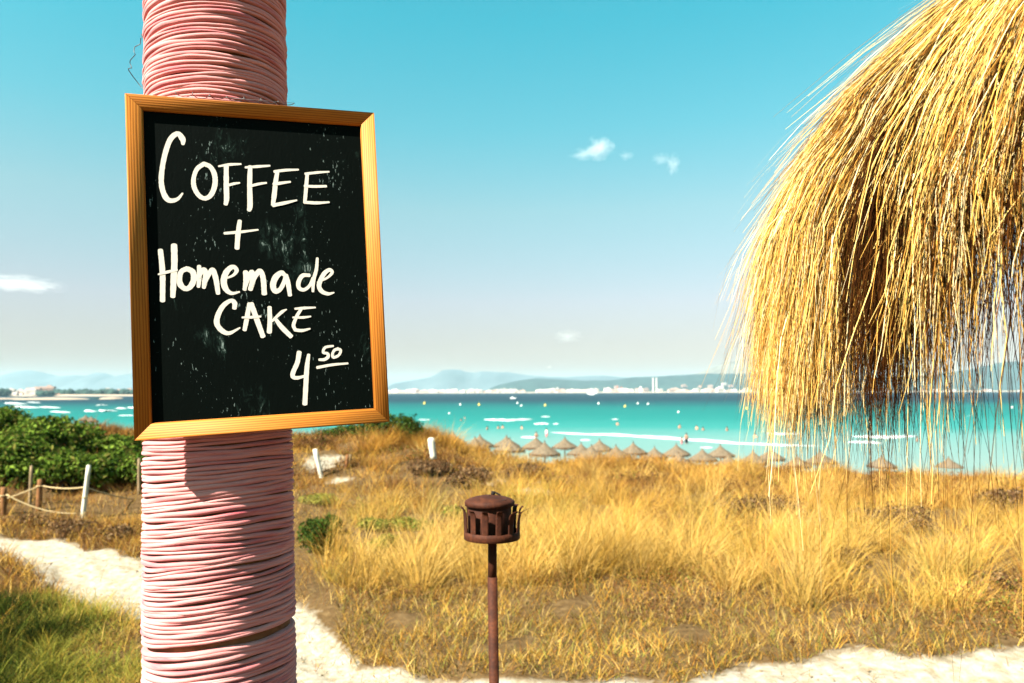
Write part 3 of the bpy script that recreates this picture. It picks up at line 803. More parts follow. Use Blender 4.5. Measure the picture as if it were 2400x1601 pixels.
def scatter(n, azr, rr):
    a = np.radians(rng.uniform(*azr, n)); r_ = np.sqrt(rng.uniform(rr[0] ** 2, rr[1] ** 2, n))
    return np.stack([r_ * np.sin(a), r_ * np.cos(a)], 1)
def scatter_r(n, azr, rr):      # denser near
    a = np.radians(rng.uniform(*azr, n)); r_ = rng.uniform(rr[0], rr[1], n)
    return np.stack([r_ * np.sin(a), r_ * np.cos(a)], 1)
CLEAR = [(on_level(x, y, 0)[:2], r_) for x, y, r_ in [(1105, 1140, .9), (1010, 1130, .8), (1240, 1112, 1.0), (1750, 1210, .7), (1830, 1215, .7), (2110, 1250, .9), (2380, 1190, .8), (1990, 1330, .5), (2330, 1370, .5), (735, 1298, .4), (905, 1290, .35), (960, 1240, .45), (870, 1250, .4), (1060, 1215, .4), (745, 1180, .6)]] + [(at(1015, 1066, 19)[:2], .5)]
def keep(P, thin=0.0):
    z = zone(P[:, 0], P[:, 1])
    for c_, r_ in CLEAR:       # nothing grows through the shrubs or right in front of them
        z = np.where((P[:, 0] - c_[0]) ** 2 / r_ ** 2 + (P[:, 1] - c_[1] + r_ * .6) ** 2 / (r_ * 1.5) ** 2 < 1, 1.0, z)
    return P[(z < .5) | (rng.uniform(size=len(P)) < thin)]
def lift(P): return np.column_stack([P, height(P[:, 0], P[:, 1]) - .02])

Vg, Fg, Cg = [], [], []
def addg(v, f, c):
    off = sum(len(x) for x in Vg); Vg.append(v); Fg.append(f + off); Cg.append(c)

def tussocks(centres, nb, Lr, spread, pal, lean=(.1, .85), w=.0055, seg=3, sd=.15, wind=(.25, .0)):
    n = len(centres) * nb
    c = np.repeat(centres, nb, 0)
    a = rng.uniform(0, 2 * math.pi, n); d = np.abs(rng.normal(0, 1, n)) * spread
    P = c + np.stack([np.cos(a) * d, np.sin(a) * d], 1)
    Lc = np.repeat(rng.uniform(.7, 1.15, len(centres)), nb)
    Lc *= np.repeat(np.clip(.95 + .45 * wob(centres[:, 0] * .9, centres[:, 1] * .9, 12), .5, 1.4), nb)
    L = rng.uniform(*Lr, n) * Lc
    ln = np.clip(rng.uniform(*lean, n) * (.5 + d / (spread * 2)), .03, .9)
    pc = np.array(pal)[rng.integers(len(pal), size=len(centres))]
    col = np.repeat(pc * .64, nb, 0) * .55 + pick(pal, n, sd) * .45
    col *= np.repeat(np.clip(1 + .42 * wob(centres[:, 0] * .8, centres[:, 1] * .8, 17), .5, 1.35), nb)[:, None]
    col *= rng.normal(1, sd, (n, 1)); col = np.clip(col, .003, .95)
    a2 = a + rng.normal(0, .5, n)
    vx, vy = np.cos(a2) * ln + wind[0] * .25, np.sin(a2) * ln + wind[1] * .25
    az2 = np.arctan2(vy, vx); ln2 = np.clip(np.hypot(vx, vy), .03, .9)
    r_ = np.hypot(P[:, 0], P[:, 1])
    addg(*blades(lift(P), L, az2, ln2, w * np.maximum(1, r_ / 11) * rng.uniform(.6, 1.3, n), col, seg, rng.uniform(.1, .65, n)))

def patchy(P, f, lo, s):
    v = wob(P[:, 0] * f, P[:, 1] * f, s)
    return P[v > lo]

# tall straw coloured marram on the slope to the right
T = keep(scatter(900, (-14, 42), (9.2, 27))); T = patchy(T, .8, -.15, 9); T = T[(wob(T[:, 0] * .55, T[:, 1] * .55, 21) < .3) | (rng.uniform(size=len(T)) < .3)]; T = T[(np.degrees(np.arctan2(T[:, 0], T[:, 1])) > -4) | (np.hypot(T[:, 0], T[:, 1]) < 13) | (rng.uniform(size=len(T)) < .25)]
tussocks(T, 70, (.35, .85), .16, STRAW + BROWN[1:2] + BROWN[3:])
T = keep(scatter_r(240, (-15, 42), (9, 16)))
tussocks(T, 80, (.4, .9), .13, STRAW + OLIVE[2:], lean=(.1, .6))
# the big pale tussocks around the torch and the hump on the crest
Tb = np.array([on_level(x, y, .05)[:2] for x, y in [(1290, 1330), (1340, 1340), (1390, 1310), (1440, 1340), (1330, 1290), (1480, 1300), (1250, 1300), (1220, 1370), (1560, 1330), (1620, 1340), (1980, 1330), (2080, 1300), (1900, 1350), (2180, 1330), (2300, 1300), (1080, 1350), (1010, 1320), (1120, 1300), (960, 1370), (900, 1340), (1750, 1380), (1180, 1330), (1060, 1290)]])
tussocks(np.repeat(Tb, 3, 0) + rng.normal(0, .25, (len(Tb) * 3, 2)), 110, (.6, 1.05), .14, [STRAW[3], STRAW[1], STRAW[0]], lean=(.1, .7), w=.006)
Tc = np.array([at(x, 1050, y)[:2] for x, y in [(1478, 24), (1490, 24.5), (1465, 24.2), (1500, 24), (1440, 24), (1520, 23), (1540, 25), (1420, 25), (1375, 24), (890, 23), (905, 23.5), (880, 22.5), (925, 23), (860, 22), (1000, 24), (1020, 24), (1040, 24.5), (980, 23.5)]])
tussocks(np.repeat(Tc, 2, 0) + rng.normal(0, .3, (len(Tc) * 2, 2)), 120, (.5, .95), .2, [STRAW[0], STRAW[2], BROWN[3]], w=.007)
# crest and far slopes: browner, lower
T = keep(scatter(900, (-38, 42), (17, 29)))
tussocks(T, 45, (.22, .5), .22, STRAW[:1] + STRAW[2:3] + BROWN, w=.007)
T = keep(scatter(420, (-40, -5), (24, 36)))
tussocks(T, 45, (.25, .5), .3, BROWN + STRAW[2:3] + OLIVE[:1], w=.009)
# low matted herb close to the path
P0 = keep(scatter_r(36000, (-13, 42), (6.2, 10.2))); P0 = patchy(P0, 1.4, -.45, 2)
addg(*blades(lift(P0), rng.uniform(.05, .24, len(P0)), rng.uniform(0, 6.28, len(P0)), rng.uniform(.2, .9, len(P0)), rng.uniform(.004, .010, len(P0)),
             pick(STRAW * 2 + BROWN + OLIVE, len(P0), .2) * (.8 + .3 * wob(P0[:, 0] * 1.1, P0[:, 1] * 1.1, 8)[:, None]), 2))
# thin dry grass everywhere between
P0 = keep(scatter_r(52000, (-40, 44), (8.5, 27)), .01)
addg(*blades(lift(P0), rng.uniform(.12, .42, len(P0)), rng.uniform(0, 6.28, len(P0)), rng.uniform(.1, .8, len(P0)), .0055 * np.maximum(1, np.hypot(P0[:, 0], P0[:, 1]) / 10),
             pick(STRAW + BROWN, len(P0), .2), 2))
# in front of the stakes on the left: brown, low
P0 = keep(scatter_r(26000, (-42, -17), (10.5, 16)))
addg(*blades(lift(P0), rng.uniform(.08, .34, len(P0)), rng.uniform(0, 6.28, len(P0)), rng.uniform(.2, .85, len(P0)), rng.uniform(.006, .012, len(P0)),
             pick(BROWN * 2 + STRAW, len(P0), .2), 2))
# sprinkled tufts reaching into the path edges
P0 = scatter_r(9000, (-42, 42), (5.6, 12)); z0 = zone(P0[:, 0], P0[:, 1])
zn = zone(P0[:, 0] + .35, P0[:, 1] + .1) + zone(P0[:, 0] - .3, P0[:, 1] - .15)
P0 = P0[(z0 > .5) & (zn < 2)]
addg(*blades(lift(P0), rng.uniform(.04, .16, len(P0)), rng.uniform(0, 6.28, len(P0)), rng.uniform(.2, .9, len(P0)), rng.uniform(.004, .009, len(P0)), pick(STRAW + BROWN, len(P0), .2), 2))
P0 = scatter_r(2600, (-42, 42), (5.4, 12)); P0 = P0[zone(P0[:, 0], P0[:, 1]) > .5][:700]      # straws blown onto the sand
addg(*blades(lift(P0) - (0, 0, .025), rng.uniform(.04, .16, len(P0)), rng.uniform(0, 6.28, len(P0)), np.full(len(P0), .9), rng.uniform(.004, .009, len(P0)), pick(BROWN, len(P0), .2), 2, .05))
o = mesh_np('dry_grass', np.concatenate(Vg), np.concatenate(Fg), MAT['grass'], None, False, np.concatenate(Cg))
tag(o, 'golden dry dune grass covering the slope beyond the path', kind='stuff')

# green and yellow grass in the lower left foreground
Vg, Fg, Cg = [], [], []
LL = gpoly([(-500, 1290), (20, 1300), (130, 1362), (230, 1408), (330, 1440), (430, 1505), (500, 1580), (560, 1760), (500, 2300), (-900, 2300)])
P0 = scatter_r(5200, (-52, -14), (4.0, 10.5)); P0 = P0[inpoly(P0, LL)]
v = .75 * wob(P0[:, 0] * 1.7, P0[:, 1] * 1.7, 4) - (np.degrees(np.arctan2(P0[:, 0], P0[:, 1])) + 31.3) / 7
tussocks(P0[v > .15], 30, (.10, .34), .12, [GREEN[0], GREEN[3], GREEN[1], GREEN[3], GREEN[3], (.03, .025, .008)], w=.008, lean=(.2, .95), wind=(-.3, -.1))
tussocks(P0[(v <= .15) & (v > -.5)], 26, (.08, .28), .12, OLIVE + [GREEN[2], STRAW[4], (.40, .34, .05), GREEN[0], GREEN[2]], w=.007, lean=(.2, .95), wind=(.1, -.2))
tussocks(P0[v <= -.5], 24, (.06, .22), .14, STRAW + OLIVE + BROWN, w=.006, lean=(.2, .95))
o = mesh_np('green_grass', np.concatenate(Vg), np.concatenate(Fg), MAT['grass'], None, False, np.concatenate(Cg))
tag(o, 'green and yellow tufted grass in the lower left foreground', kind='stuff')

# brown scrub woven through the dune grass
Pc = keep(scatter(260, (-20, 42), (8.2, 26))); Pc = Pc[wob(Pc[:, 0] * .55, Pc[:, 1] * .55, 21) > -.1]
Vs, Fs, Cs, off = [], [], [], 0
for c_ in Pc:
    m_ = 620; rr_ = rng.uniform(.25, .8); hh_ = rng.uniform(.12, .42)
    D = rng.normal(0, 1, (m_, 3)); D /= np.linalg.norm(D, axis=1)[:, None]; D[:, 2] = abs(D[:, 2])
    q_ = D * rng.uniform(.3, 1, (m_, 1)) * (rr_, rr_, hh_) * (1 + .3 * np.sin(D[:, :1] * 9 + c_[0]))
    q_ = q_[zone(c_[0] + q_[:, 0], c_[1] + q_[:, 1]) < .5]; m_ = len(q_); D = D[:m_]
    if m_ < 5: continue
    g_ = c_ + q_[:, :2]; z_ = height(g_[:, 0], g_[:, 1]) + q_[:, 2]
    pal = [BROWN, BROWN + OLIVE[:1], [(0.10, .045, .018), (.18, .09, .04)], OLIVE[:1] + BROWN + [(0.08, .10, .02)]][rng.integers(4)]
    N_ = D * .5 + rng.normal(0, .7, D.shape); N_ /= np.linalg.norm(N_, axis=1)[:, None]
    v_, f_, k_ = leaves(np.column_stack([g_, z_]), N_, rng.uniform(.010, .024, m_) * max(1, np.hypot(*c_) / 13), pick(pal, m_, .25))
    Vs.append(v_); Fs.append(f_ + off); Cs.append(k_); off += len(v_)
tag(mesh_np('dry_scrub', np.concatenate(Vs), np.concatenate(Fs), MAT['grass'], None, False, np.concatenate(Cs)), 'brown and olive low scrub woven through the dune grass', kind='stuff')

# loose stones and litter on the sand
bm = bmesh.new(); bmesh.ops.create_icosphere(bm, subdivisions=1, radius=1)
sv = np.array([v.co for v in bm.verts]); sf = np.array([[v.index for v in f.verts] for f in bm.faces]); bm.free()
P0 = scatter_r(2600, (-42, 42), (5.2, 13)); P0 = P0[zone(P0[:, 0], P0[:, 1]) > .5][:420]
Vs, Fs = [], []
for i, p in enumerate(lift(P0)):
    s = abs(rng.normal(0, .007)) + .003
    Vs.append(sv * (s * rng.uniform(1, 1.8), s * rng.uniform(.8, 1.3), s * .6) * rng.uniform(.8, 1.2, (len(sv), 1)) + p + (0, 0, -.035)); Fs.append(sf + i * len(sv))
tag(mesh_np('pebbles', np.concatenate(Vs), np.concatenate(Fs), MAT['post_grey'], None, True), 'small scattered pebbles on the white sand path', kind='stuff')

# ------------------------------------------------------------------ shrubs
def shrub(name, loc, rx, ry, h, n, size, pal, label, cat='shrub', group=None, lobes=9, fill=.55, sd=.2):
    t = empty(name, loc); tag(t, label, cat, group)
    L = []
    for i in range(lobes):
        a = rng.uniform(0, 6.28); d = math.sqrt(rng.uniform(0, 1)) * .62
        s = rng.uniform(.20, .50) * (1 if lobes < 15 else .8)
        top = (1 - d * d * .9) * h
        L.append((rx * d * math.cos(a), ry * d * math.sin(a), max(top - s * h * .75, h * .12) * rng.uniform(.72, 1.0), rx * s, ry * s, h * s * .85))
    L = np.array(L)
    wgt = L[:, 3] * L[:, 5]; idx = rng.choice(lobes, n, p=wgt / wgt.sum())
    D = rng.normal(size=(n, 3)); D /= np.linalg.norm(D, axis=1)[:, None]
    bump_ = 1 + .22 * np.sin(D[:, 0] * 7 + idx) * np.sin(D[:, 1] * 6 + 2 * idx) + .12 * np.sin(D[:, 2] * 13 + idx)
    rr = (fill + (1 - fill) * rng.uniform(0, 1, n) ** .5) * bump_
    Pp = L[idx, :3] + D * rr[:, None] * L[idx, 3:]
    ok = Pp[:, 2] > .01; Pp, D, idx = Pp[ok], D[ok], idx[ok]
    N = D * .7 + rng.normal(0, .55, D.shape) + np.array([0, 0, .35]); N /= np.linalg.norm(N, axis=1)[:, None]
    col = pick(pal, len(Pp), sd)
    mesh_np('crown', *leaves(Pp, N, rng.uniform(.6, 1.3, len(Pp)) * size, col)[:2], MAT['leaf'], t, False, np.repeat(col, 4, 0))
    Vt, Ft = [], []
    for i in range(min(lobes, 7)):
        v, f = tube([(rng.normal(0, .05), rng.normal(0, .05), -.1), L[i, :3] * (.45, .45, .5) + rng.normal(0, .03, 3), L[i, :3]], [.022 * h + .006, .014 * h + .004, .005], 5)
        Ft.append(f + sum(len(x) for x in Vt)); Vt.append(v)
    mesh_np('stem', np.concatenate(Vt), np.concatenate(Ft), MAT['twig'], t)
    return t
HEDGE = [(0.06, 0.11, 0.014), (0.11, 0.17, 0.022), (0.17, 0.24, 0.034), (0.035, 0.065, 0.01), (0.14, 0.13, 0.03)]
DARKG = [(0.022, 0.045, 0.010), (0.04, 0.07, 0.014), (0.055, 0.09, 0.018)]
def gnd(px, y, dz=0):
    p = at(px, 1100, y); return (p[0], y, float(height(np.array(p[0]), np.array(y))) + dz)
hed = [(-190, 16.8, 1.5, 1.32, 'bushy green shrub at the far left edge, behind the leftmost stake'), (40, 16.6, 1.35, 1.15, 'tall green shrub behind the leftmost brown stakes and rope'), (190, 16.4, 1.3, 1.02, 'bright green shrub behind the leaning white stake'),
       (320, 16.8, 1.2, .85, 'green shrub behind the thin stake beside the wrapped post'), (115, 18.4, 1.6, 1.0, 'green shrub rising behind the hedge front above the rope'), (-60, 19.2, 1.7, 1.0, 'tallest dark green shrub at the left edge below the bay'), (260, 18.6, 1.4, .72, 'green shrub behind the white stake, second row of the thicket'),
       (420, 17.4, 1.1, .95, 'green shrub mostly hidden behind the wrapped post')]
for px, y, rr, h, lab in hed:
    shrub('green_shrub', gnd(px, y, -.05), rr, rr * .8, h, 5200, .068, HEDGE, lab, group='green shrubs of the left thicket', lobes=20)
for px, y, rr, h, n, lab in [(905, 24, 1.15, 1.22, 5200, 'dark evergreen bush on the dune crest, beside the right bottom corner of the chalkboard'), (968, 24.2, .75, .72, 2600, 'smaller dark green bush just right of the larger crest bush'), (800, 25, 1.0, .62, 2600, 'low dark green bush below the chalkboard frame on the dune crest'), (-50, 30, 3.0, 1.15, 4000, 'dark bush on the far left crest against the bay')]:
    shrub('evergreen_bush', gnd(px, y, -.05), rr, rr * .8, h, n, .055, DARKG + [HEDGE[0]], lab, lobes=9)
def gl_(px, py, z=0.0):
    p = on_level(px, py, z); return (p[0], p[1], float(height(np.array(p[0]), np.array(p[1]))) - .03)
for px, py, rr, h, n, pal, lab in [(735, 1298, .36, .58, 3600, DARKG + [HEDGE[0]], 'rounded dark green shrub on the slope right beside the wrapped post'), (775, 1255, .30, .42, 1800, DARKG + [HEDGE[0]], 'small dark green shrub behind the rounded one beside the wrapped post'),
                                   (905, 1290, .36, .22, 900, HEDGE + OLIVE, 'low leafy green plant in the grass between post and torch'), (960, 1240, .5, .30, 1300, OLIVE + HEDGE[:2], 'yellowish green plant in the grass left of the torch head'), (870, 1250, .40, .30, 1100, OLIVE + DARKG[2:], 'olive green plant behind the low leafy one on the slope'), (1060, 1215, .45, .32, 900, OLIVE + HEDGE[2:], 'sparse yellow green plant close to the left of the torch head'), (745, 1180, .6, .3, 1100, OLIVE + [(0.3, .27, .06)], 'pale olive plant below the white stake on the slope')]:
    shrub('leafy_shrub', gl_(px, py), rr, rr, h, n, .028, pal, lab, lobes=8, fill=.4)
DRY = [(0.13, 0.065, 0.03), (0.20, 0.11, 0.05), (0.09, 0.045, 0.022), (0.26, 0.16, 0.08)]
for px, py, rr, h, n, lab in [(1105, 1140, .9, .62, 2600, 'dark brown dead shrub on the slope behind the torch head'), (1010, 1130, .9, .45, 1800, 'brown dead shrub in the grass between crest bush and torch'), (1240, 1112, 1.1, .5, 2000, 'brown dead shrub on the crest below the left beach umbrellas'), (1750, 1210, .7, .55, 2200, 'dark brown dead shrub in the tall grass right of the torch'), (1830, 1215, .8, .45, 1500, 'lighter brown dead shrub beside the dark one in the tall grass'),
                              (2110, 1250, .9, .6, 2400, 'dark brown dead shrub in the grass below the straw fringe'), (2380, 1190, .8, .5, 1500, 'brown dead shrub at the right edge of the slope'), (150, 1255, .55, .35, 1700, 'grey brown dead shrub at the sand path in front of the white stake'), (255, 1270, .5, .32, 1400, 'reddish brown dead shrub at the path edge beside the wrapped post'), (60, 1235, .6, .28, 1200, 'low brown dead shrub at the path below the left stakes'),
                              (1990, 1330, .5, .3, 900, 'brown tuft shrub in the middle of the right slope'), (2330, 1370, .5, .3, 900, 'brown tuft shrub near the right edge above the pale soil')]:
    shrub('dead_shrub', gl_(px, py), rr, rr, h, n, .026 if py > 1200 else .04, DRY, lab, group=None, lobes=9, fill=.3, sd=.3)

# ------------------------------------------------------------------ stakes and ropes
stakes = {}
def stake(key, px0, py0, px1, py1, mat, rr, label, y=None, loops=()):
    if y is None:
        b = on_level(px1, py1, 0.0); y = b[1]
    else:
        b = at(px1, py1, y)
    tp = at(px0, py0, y)
    t = empty('stake', b); tag(t, label, 'stake', 'stakes of the rope fence' )
    m = np.linspace(-.25, 1, 7); pts = [(tp - b) * s for s in m]
    V, F = tube(pts, [rr * (1 + .05 * math.sin(5 * s + px0)) for s in m[:-1]] + [rr * .9], 10)
    V[-1] += (0, 0, .012)
    mesh_np('post', V, F, MAT[mat], t, False)
    for s in loops:
        c = (tp - b) * s; n = (tp - b) / np.linalg.norm(tp - b); e1 = np.cross(n, (0, 1, 0)); e2 = np.cross(n, e1)
        a = np.linspace(0, 2 * math.pi, 15)[:-1]
        ring = [c + (rr + .006) * (math.cos(x) * e1 + math.sin(x) * e2) for x in a]
        V, F = tube(ring, .011, 6, closed=True); mesh_np('rope_loop', V, F, MAT['rope'], t, True)
    stakes[key] = (b, tp)
stake('A', 9, 1143, 8, 1216, 'post_brown', .055, 'short red brown stake at the left edge holding rope ends', loops=(.75,))
stake('B', 74, 1092, 69, 1203, 'post_grey', .032, 'thin dark grey leaning stake behind the brown ones')
stake('C', 94, 1124, 90, 1208, 'post_brown', .05, 'thick red brown stake right of the thin grey one, with rope', loops=(.82,))
stake('W', 208, 1091, 194, 1211, 'post_white', .042, 'leaning bleached white stake in front of the green thicket', loops=(.38,))
stake('D', 326, 1075, 326, 1180, 'post_grey', .034, 'slim grey stake just left of the wrapped post', loops=(.05,))
stake('W2', 738, 1053, 756, 1130, 'post_white', .06, 'bleached white stake leaning left by the bare sand patch', y=19.0)
stake('E', 741, 1066, 745, 1128, 'post_brown', .045, 'brown stake close behind the left leaning white one', y=19.3)
stake('G', 815, 1066, 808, 1120, 'post_brown', .045, 'brown leaning stake right of the bare sand patch, left of its twin', y=19.6)
stake('H', 820, 1066, 817, 1118, 'post_grey', .05, 'grey brown stake right of the bare sand patch, right of its twin', y=19.9)
stake('W3', 1010, 1027, 1015, 1066, 'post_white', .085, 'short bleached white stake alone near the dune crest', y=19.0)
def rope_span(p, q_, sag, label):
    t = np.linspace(0, 1, 22)[:, None]; pts = p * (1 - t) + q_ * t; pts[:, 2] -= sag * 4 * (t * (1 - t))[:, 0]
    V, F = tube(pts, .014, 6); o = mesh_np('rope', V, F, MAT['rope'], None, True); tag(o, label, 'rope', 'ropes of the stake fence')
def on_stake(key, s):
    b, t = stakes[key]; return b + (t - b) * s
def far_pt(px, py, key): return at(px, py, stakes[key][0][1])
rope_span(far_pt(-60, 1190, 'A'), on_stake('C', .82), .03, 'rope rising from the left edge to the thick brown stake')
rope_span(far_pt(20, 1158, 'A') + (0, -.06, 0), far_pt(182, 1203, 'W') + (0, -.03, 0), .10, 'lower rope sagging from the leftmost stake into the dry scrub')
rope_span(on_stake('C', .82) + (.06, 0, 0), on_stake('W', .58), .04, 'rope between the thick brown stake and the white stake')
rope_span(on_stake('W', .56) + (.03, 0, 0), far_pt(342, 1172, 'D'), .05, 'rope from the white stake running behind the wrapped post')
rope_span(far_pt(-60, 1172, 'A'), on_stake('A', .72), .01, 'short rope end left of the leftmost brown stake')

# ------------------------------------------------------------------ chalkboard
img = np.array([[294, 217], [879, 263], [914, 989], [314, 1033]], float)
A = []
for (X_, Y_), (u_, v_) in zip([(0, 1), (1, 1), (1, 0), (0, 0)], img):
    u_, v_ = (u_ - 1200) / F_PX, -(v_ - 800.5) / F_PX
    A += [[X_, Y_, 1, 0, 0, 0, -u_ * X_, -u_ * Y_, -u_], [0, 0, 0, X_, Y_, 1, -v_ * X_, -v_ * Y_, -v_]]
H = np.linalg.svd(np.array(A))[2][-1].reshape(3, 3)
if H[2, 2] < 0: H = -H
BW = 0.50
sc = BW / np.linalg.norm(H[:, 0]); H = H * sc
BH = np.linalg.norm(H[:, 1])
cam2w = np.stack([CR, CU, _f], 1)
bx = cam2w @ (H[:, 0] / BW); by_ = cam2w @ (H[:, 1] / BH)
bx /= np.linalg.norm(bx); by_ -= bx * (bx @ by_); by_ /= np.linalg.norm(by_)
bn = np.cross(bx, by_)
BO = EYE + cam2w @ H[:, 2]
Hinv = np.linalg.inv(H)
def on_board(px, py):
    w = Hinv @ np.array([(px - 1200) / F_PX, -(py - 800.5) / F_PX, 1.0]); return np.array([w[0] / w[2] * BW, w[1] / w[2] * BH])
board = empty('chalkboard', (0, 0, 0))
mw = Matrix.Identity(4)
for i in range(3): mw[i][0], mw[i][1], mw[i][2], mw[i][3] = bx[i], by_[i], bn[i], BO[i]
board.matrix_world = mw
tag(board, 'chalkboard in a varnished pine frame lettered with a coffee and cake offer', 'chalkboard')
RW = .032
prof = [(0, -.022), (0, -.0035), (.001, -.0012), (.0035, 0), (.0265, 0), (.0295, -.0008), (RW, -.004), (RW, -.0215)]
def rail(a, b, inx, iny, mat):
    V, F = [], []
    a, b = np.array(a), np.array(b); d = (b - a) / np.linalg.norm(b - a); inn = np.array([inx, iny])
    for end, sgn in ((a, 1), (b, -1)):
        for w, n in prof:
            p = end + inn * w + d * sgn * (w + .0004)
            V.append((p[0], p[1], n))
    m = len(prof)
    F = [(i, i + 1, m + i + 1, m + i) for i in range(m - 1)] + [(m - 1, 0, m, 2 * m - 1)]
    o = mesh_np('frame_rail', V, F, MAT[mat], board)
    bm = bmesh.new(); bm.from_mesh(o.data); bm.verts.ensure_lookup_table()
    bm.faces.new([bm.verts[i] for i in range(m)]); bm.faces.new([bm.verts[m + i] for i in reversed(range(m))])
    bmesh.ops.recalc_face_normals(bm, faces=bm.faces[:]); bm.to_mesh(o.data); bm.free()
rail((0, BH), (BW, BH), 0, -1, 'pine_x'); rail((0, 0), (BW, 0), 0, 1, 'pine_x')
rail((0, 0), (0, BH), 1, 0, 'pine_y'); rail((BW, 0), (BW, BH), -1, 0, 'pine_y')
bm = bmesh.new()
bmesh.ops.create_cube(bm, size=1, matrix=Matrix.Translation((BW / 2, BH / 2, -.0115)) @ Matrix.Diagonal((BW - 2 * RW + .002, BH - 2 * RW + .002, .005, 1)))
bm_obj('writing_panel', bm, MAT['board'], board)
PZ = -.009
def c1(pts, wd=None): return [(250 + x / 3.0157, 180 + y / 3.0157, w / 3.0157) for x, y, w in pts]
def c2(pts): return [(250 + x / 3.0157, 560 + y / 3.0157, w / 3.0157) for x, y, w in pts]
def stroke(pts, z0):
    P = np.array([on_board(x, y) for x, y, w in pts]); W_ = np.array([w for _, _, w in pts]) * (BW / 600)
    n = len(P)
    if n > 2:      # Catmull-Rom
        Q, Wq = [], []
        ext = np.vstack([2 * P[0] - P[1], P, 2 * P[-1] - P[-2]])
        for i in range(n - 1):
            p0, p1, p2, p3 = ext[i:i + 4]
            for t in np.linspace(0, 1, 9)[:-1]:
                Q.append(.5 * (2 * p1 + (p2 - p0) * t + (2 * p0 - 5 * p1 + 4 * p2 - p3) * t * t + (3 * p1 - p0 - 3 * p2 + p3) * t ** 3)); Wq.append(W_[i] * (1 - t) + W_[i + 1] * t)
        Q.append(P[-1]); Wq.append(W_[-1])
    else:
        t = np.linspace(0, 1, 8); Q = [P[0] * (1 - x) + P[1] * x for x in t]; Wq = [W_[0] * (1 - x) + W_[1] * x for x in t]
    Q, Wq = np.array(Q), np.array(Wq) * rng.uniform(.95, 1.05, len(Wq))
    T = np.gradient(Q, axis=0); T /= np.linalg.norm(T, axis=1)[:, None] + 1e-9
    N = np.stack([-T[:, 1], T[:, 0]], 1)
    V, F = [], []
    m = len(Q)
    for i in range(m):
        z = z0 + .00012 * i / m
        V += [(*(Q[i] + N[i] * Wq[i] / 2), z), (*(Q[i] - N[i] * Wq[i] / 2), z)]
    F = [(2 * i, 2 * i + 1, 2 * i + 3, 2 * i + 2) for i in range(m - 1)]
    V = [tuple(v) for v in V]
    for e, s in ((0, -1), (m - 1, 1)):      # rounded ends
        ids = []
        for a in np.linspace(-1.2, 1.2, 5):
            v = Q[e] + N[e] * Wq[e] / 2 * math.sin(a) * .98 + T[e] * s * Wq[e] / 2 * math.cos(a) * .55
            V.append((*v, z0 + .00006 + .00012 * (e > 0))); ids.append(len(V) - 1)
        L_, R_ = (2 * e, 2 * e + 1)
        F.append((R_, ids[0], ids[1], ids[2])); F.append((R_, ids[2], L_, L_)) ; F.append((ids[2], ids[3], ids[4], L_))
    return V, F
def letter(name, *strokes):
    V, F = [], []
    for i, s in enumerate(strokes):
        v, f = stroke(s, PZ + .0003 + .00025 * i)
        F += [tuple(x + len(V) for x in q_) for q_ in f]; V += v
    bm = bmesh.new(); bv = [bm.verts.new(v) for v in V]
    for q_ in F:
        ids = list(dict.fromkeys(q_))
        try: bm.faces.new([bv[i] for i in ids])
        except ValueError: pass
    for f in bm.faces:
        f.normal_update()
        if f.normal.z < 0: f.normal_flip()
    me = bpy.data.meshes.new(name); bm.to_mesh(me); bm.free(); me.materials.append(MAT['chalk'])
    link(bpy.data.objects.new(name, me), board)
letter('painted_letter', c1([(543, 468, 22), (540, 430, 42), (505, 392, 36), (455, 430, 36), (420, 520, 34), (398, 620, 34), (388, 720, 34), (398, 795, 36), (425, 852, 40), (460, 868, 34), (505, 855, 24), (540, 815, 12)]))
letter('painted_letter', c1([(690, 606, 34), (737, 628, 34), (767, 685, 36), (768, 760, 36), (740, 828, 34), (695, 852, 32), (650, 825, 34), (620, 765, 34), (620, 700, 30), (645, 640, 30), (695, 605, 34)]))
letter('painted_letter', c1([(795, 624, 12), (870, 612, 22), (955, 608, 14)]), c1([(850, 615, 34), (850, 750, 36), (852, 850, 38), (845, 895, 28)]), c1([(860, 760, 20), (905, 748, 20), (945, 742, 12)]))
letter('painted_letter', c1([(985, 632, 16), (1070, 626, 22), (1160, 620, 14)]), c1([(1020, 625, 32), (1016, 750, 36), (1018, 900, 38), (1010, 938, 30)]), c1([(1020, 765, 20), (1080, 750, 20), (1135, 742, 14)]))
letter('painted_letter', c1([(1190, 662, 22), (1270, 652, 22), (1362, 648, 14)]), c1([(1213, 660, 30), (1200, 740, 34), (1190, 830, 36), (1180, 900, 28)]), c1([(1185, 752, 26), (1250, 742, 22), (1305, 735, 14)]), c1([(1180, 902, 28), (1265, 885, 26), (1350, 866, 12)]))
letter('painted_letter', c1([(1410, 678, 20), (1500, 668, 20), (1580, 663, 12)]), c1([(1425, 680, 26), (1418, 760, 28), (1410, 850, 28), (1405, 885, 20)]), c1([(1405, 765, 20), (1480, 768, 22), (1560, 766, 18)]), c1([(1405, 880, 24), (1490, 885, 24), (1580, 880, 14)]))
letter('painted_plus_sign', c1([(835, 1100, 20), (950, 1090, 22), (1075, 1075, 12)]), c1([(945, 1010, 30), (932, 1110, 36), (925, 1208, 34)]))
letter('painted_letter', c2([(380, 72, 34), (390, 160, 36), (396, 260, 38), (395, 435, 34)]), c2([(478, 36, 42), (480, 155, 42), (475, 270, 42), (468, 405, 34)]), c2([(365, 246, 12), (430, 229, 22), (500, 214, 14)]))
letter('painted_letter', c2([(570, 205, 36), (610, 228, 40), (618, 280, 42), (595, 330, 38), (560, 348, 34), (525, 322, 40), (515, 275, 36), (530, 225, 34), (572, 204, 36)]))
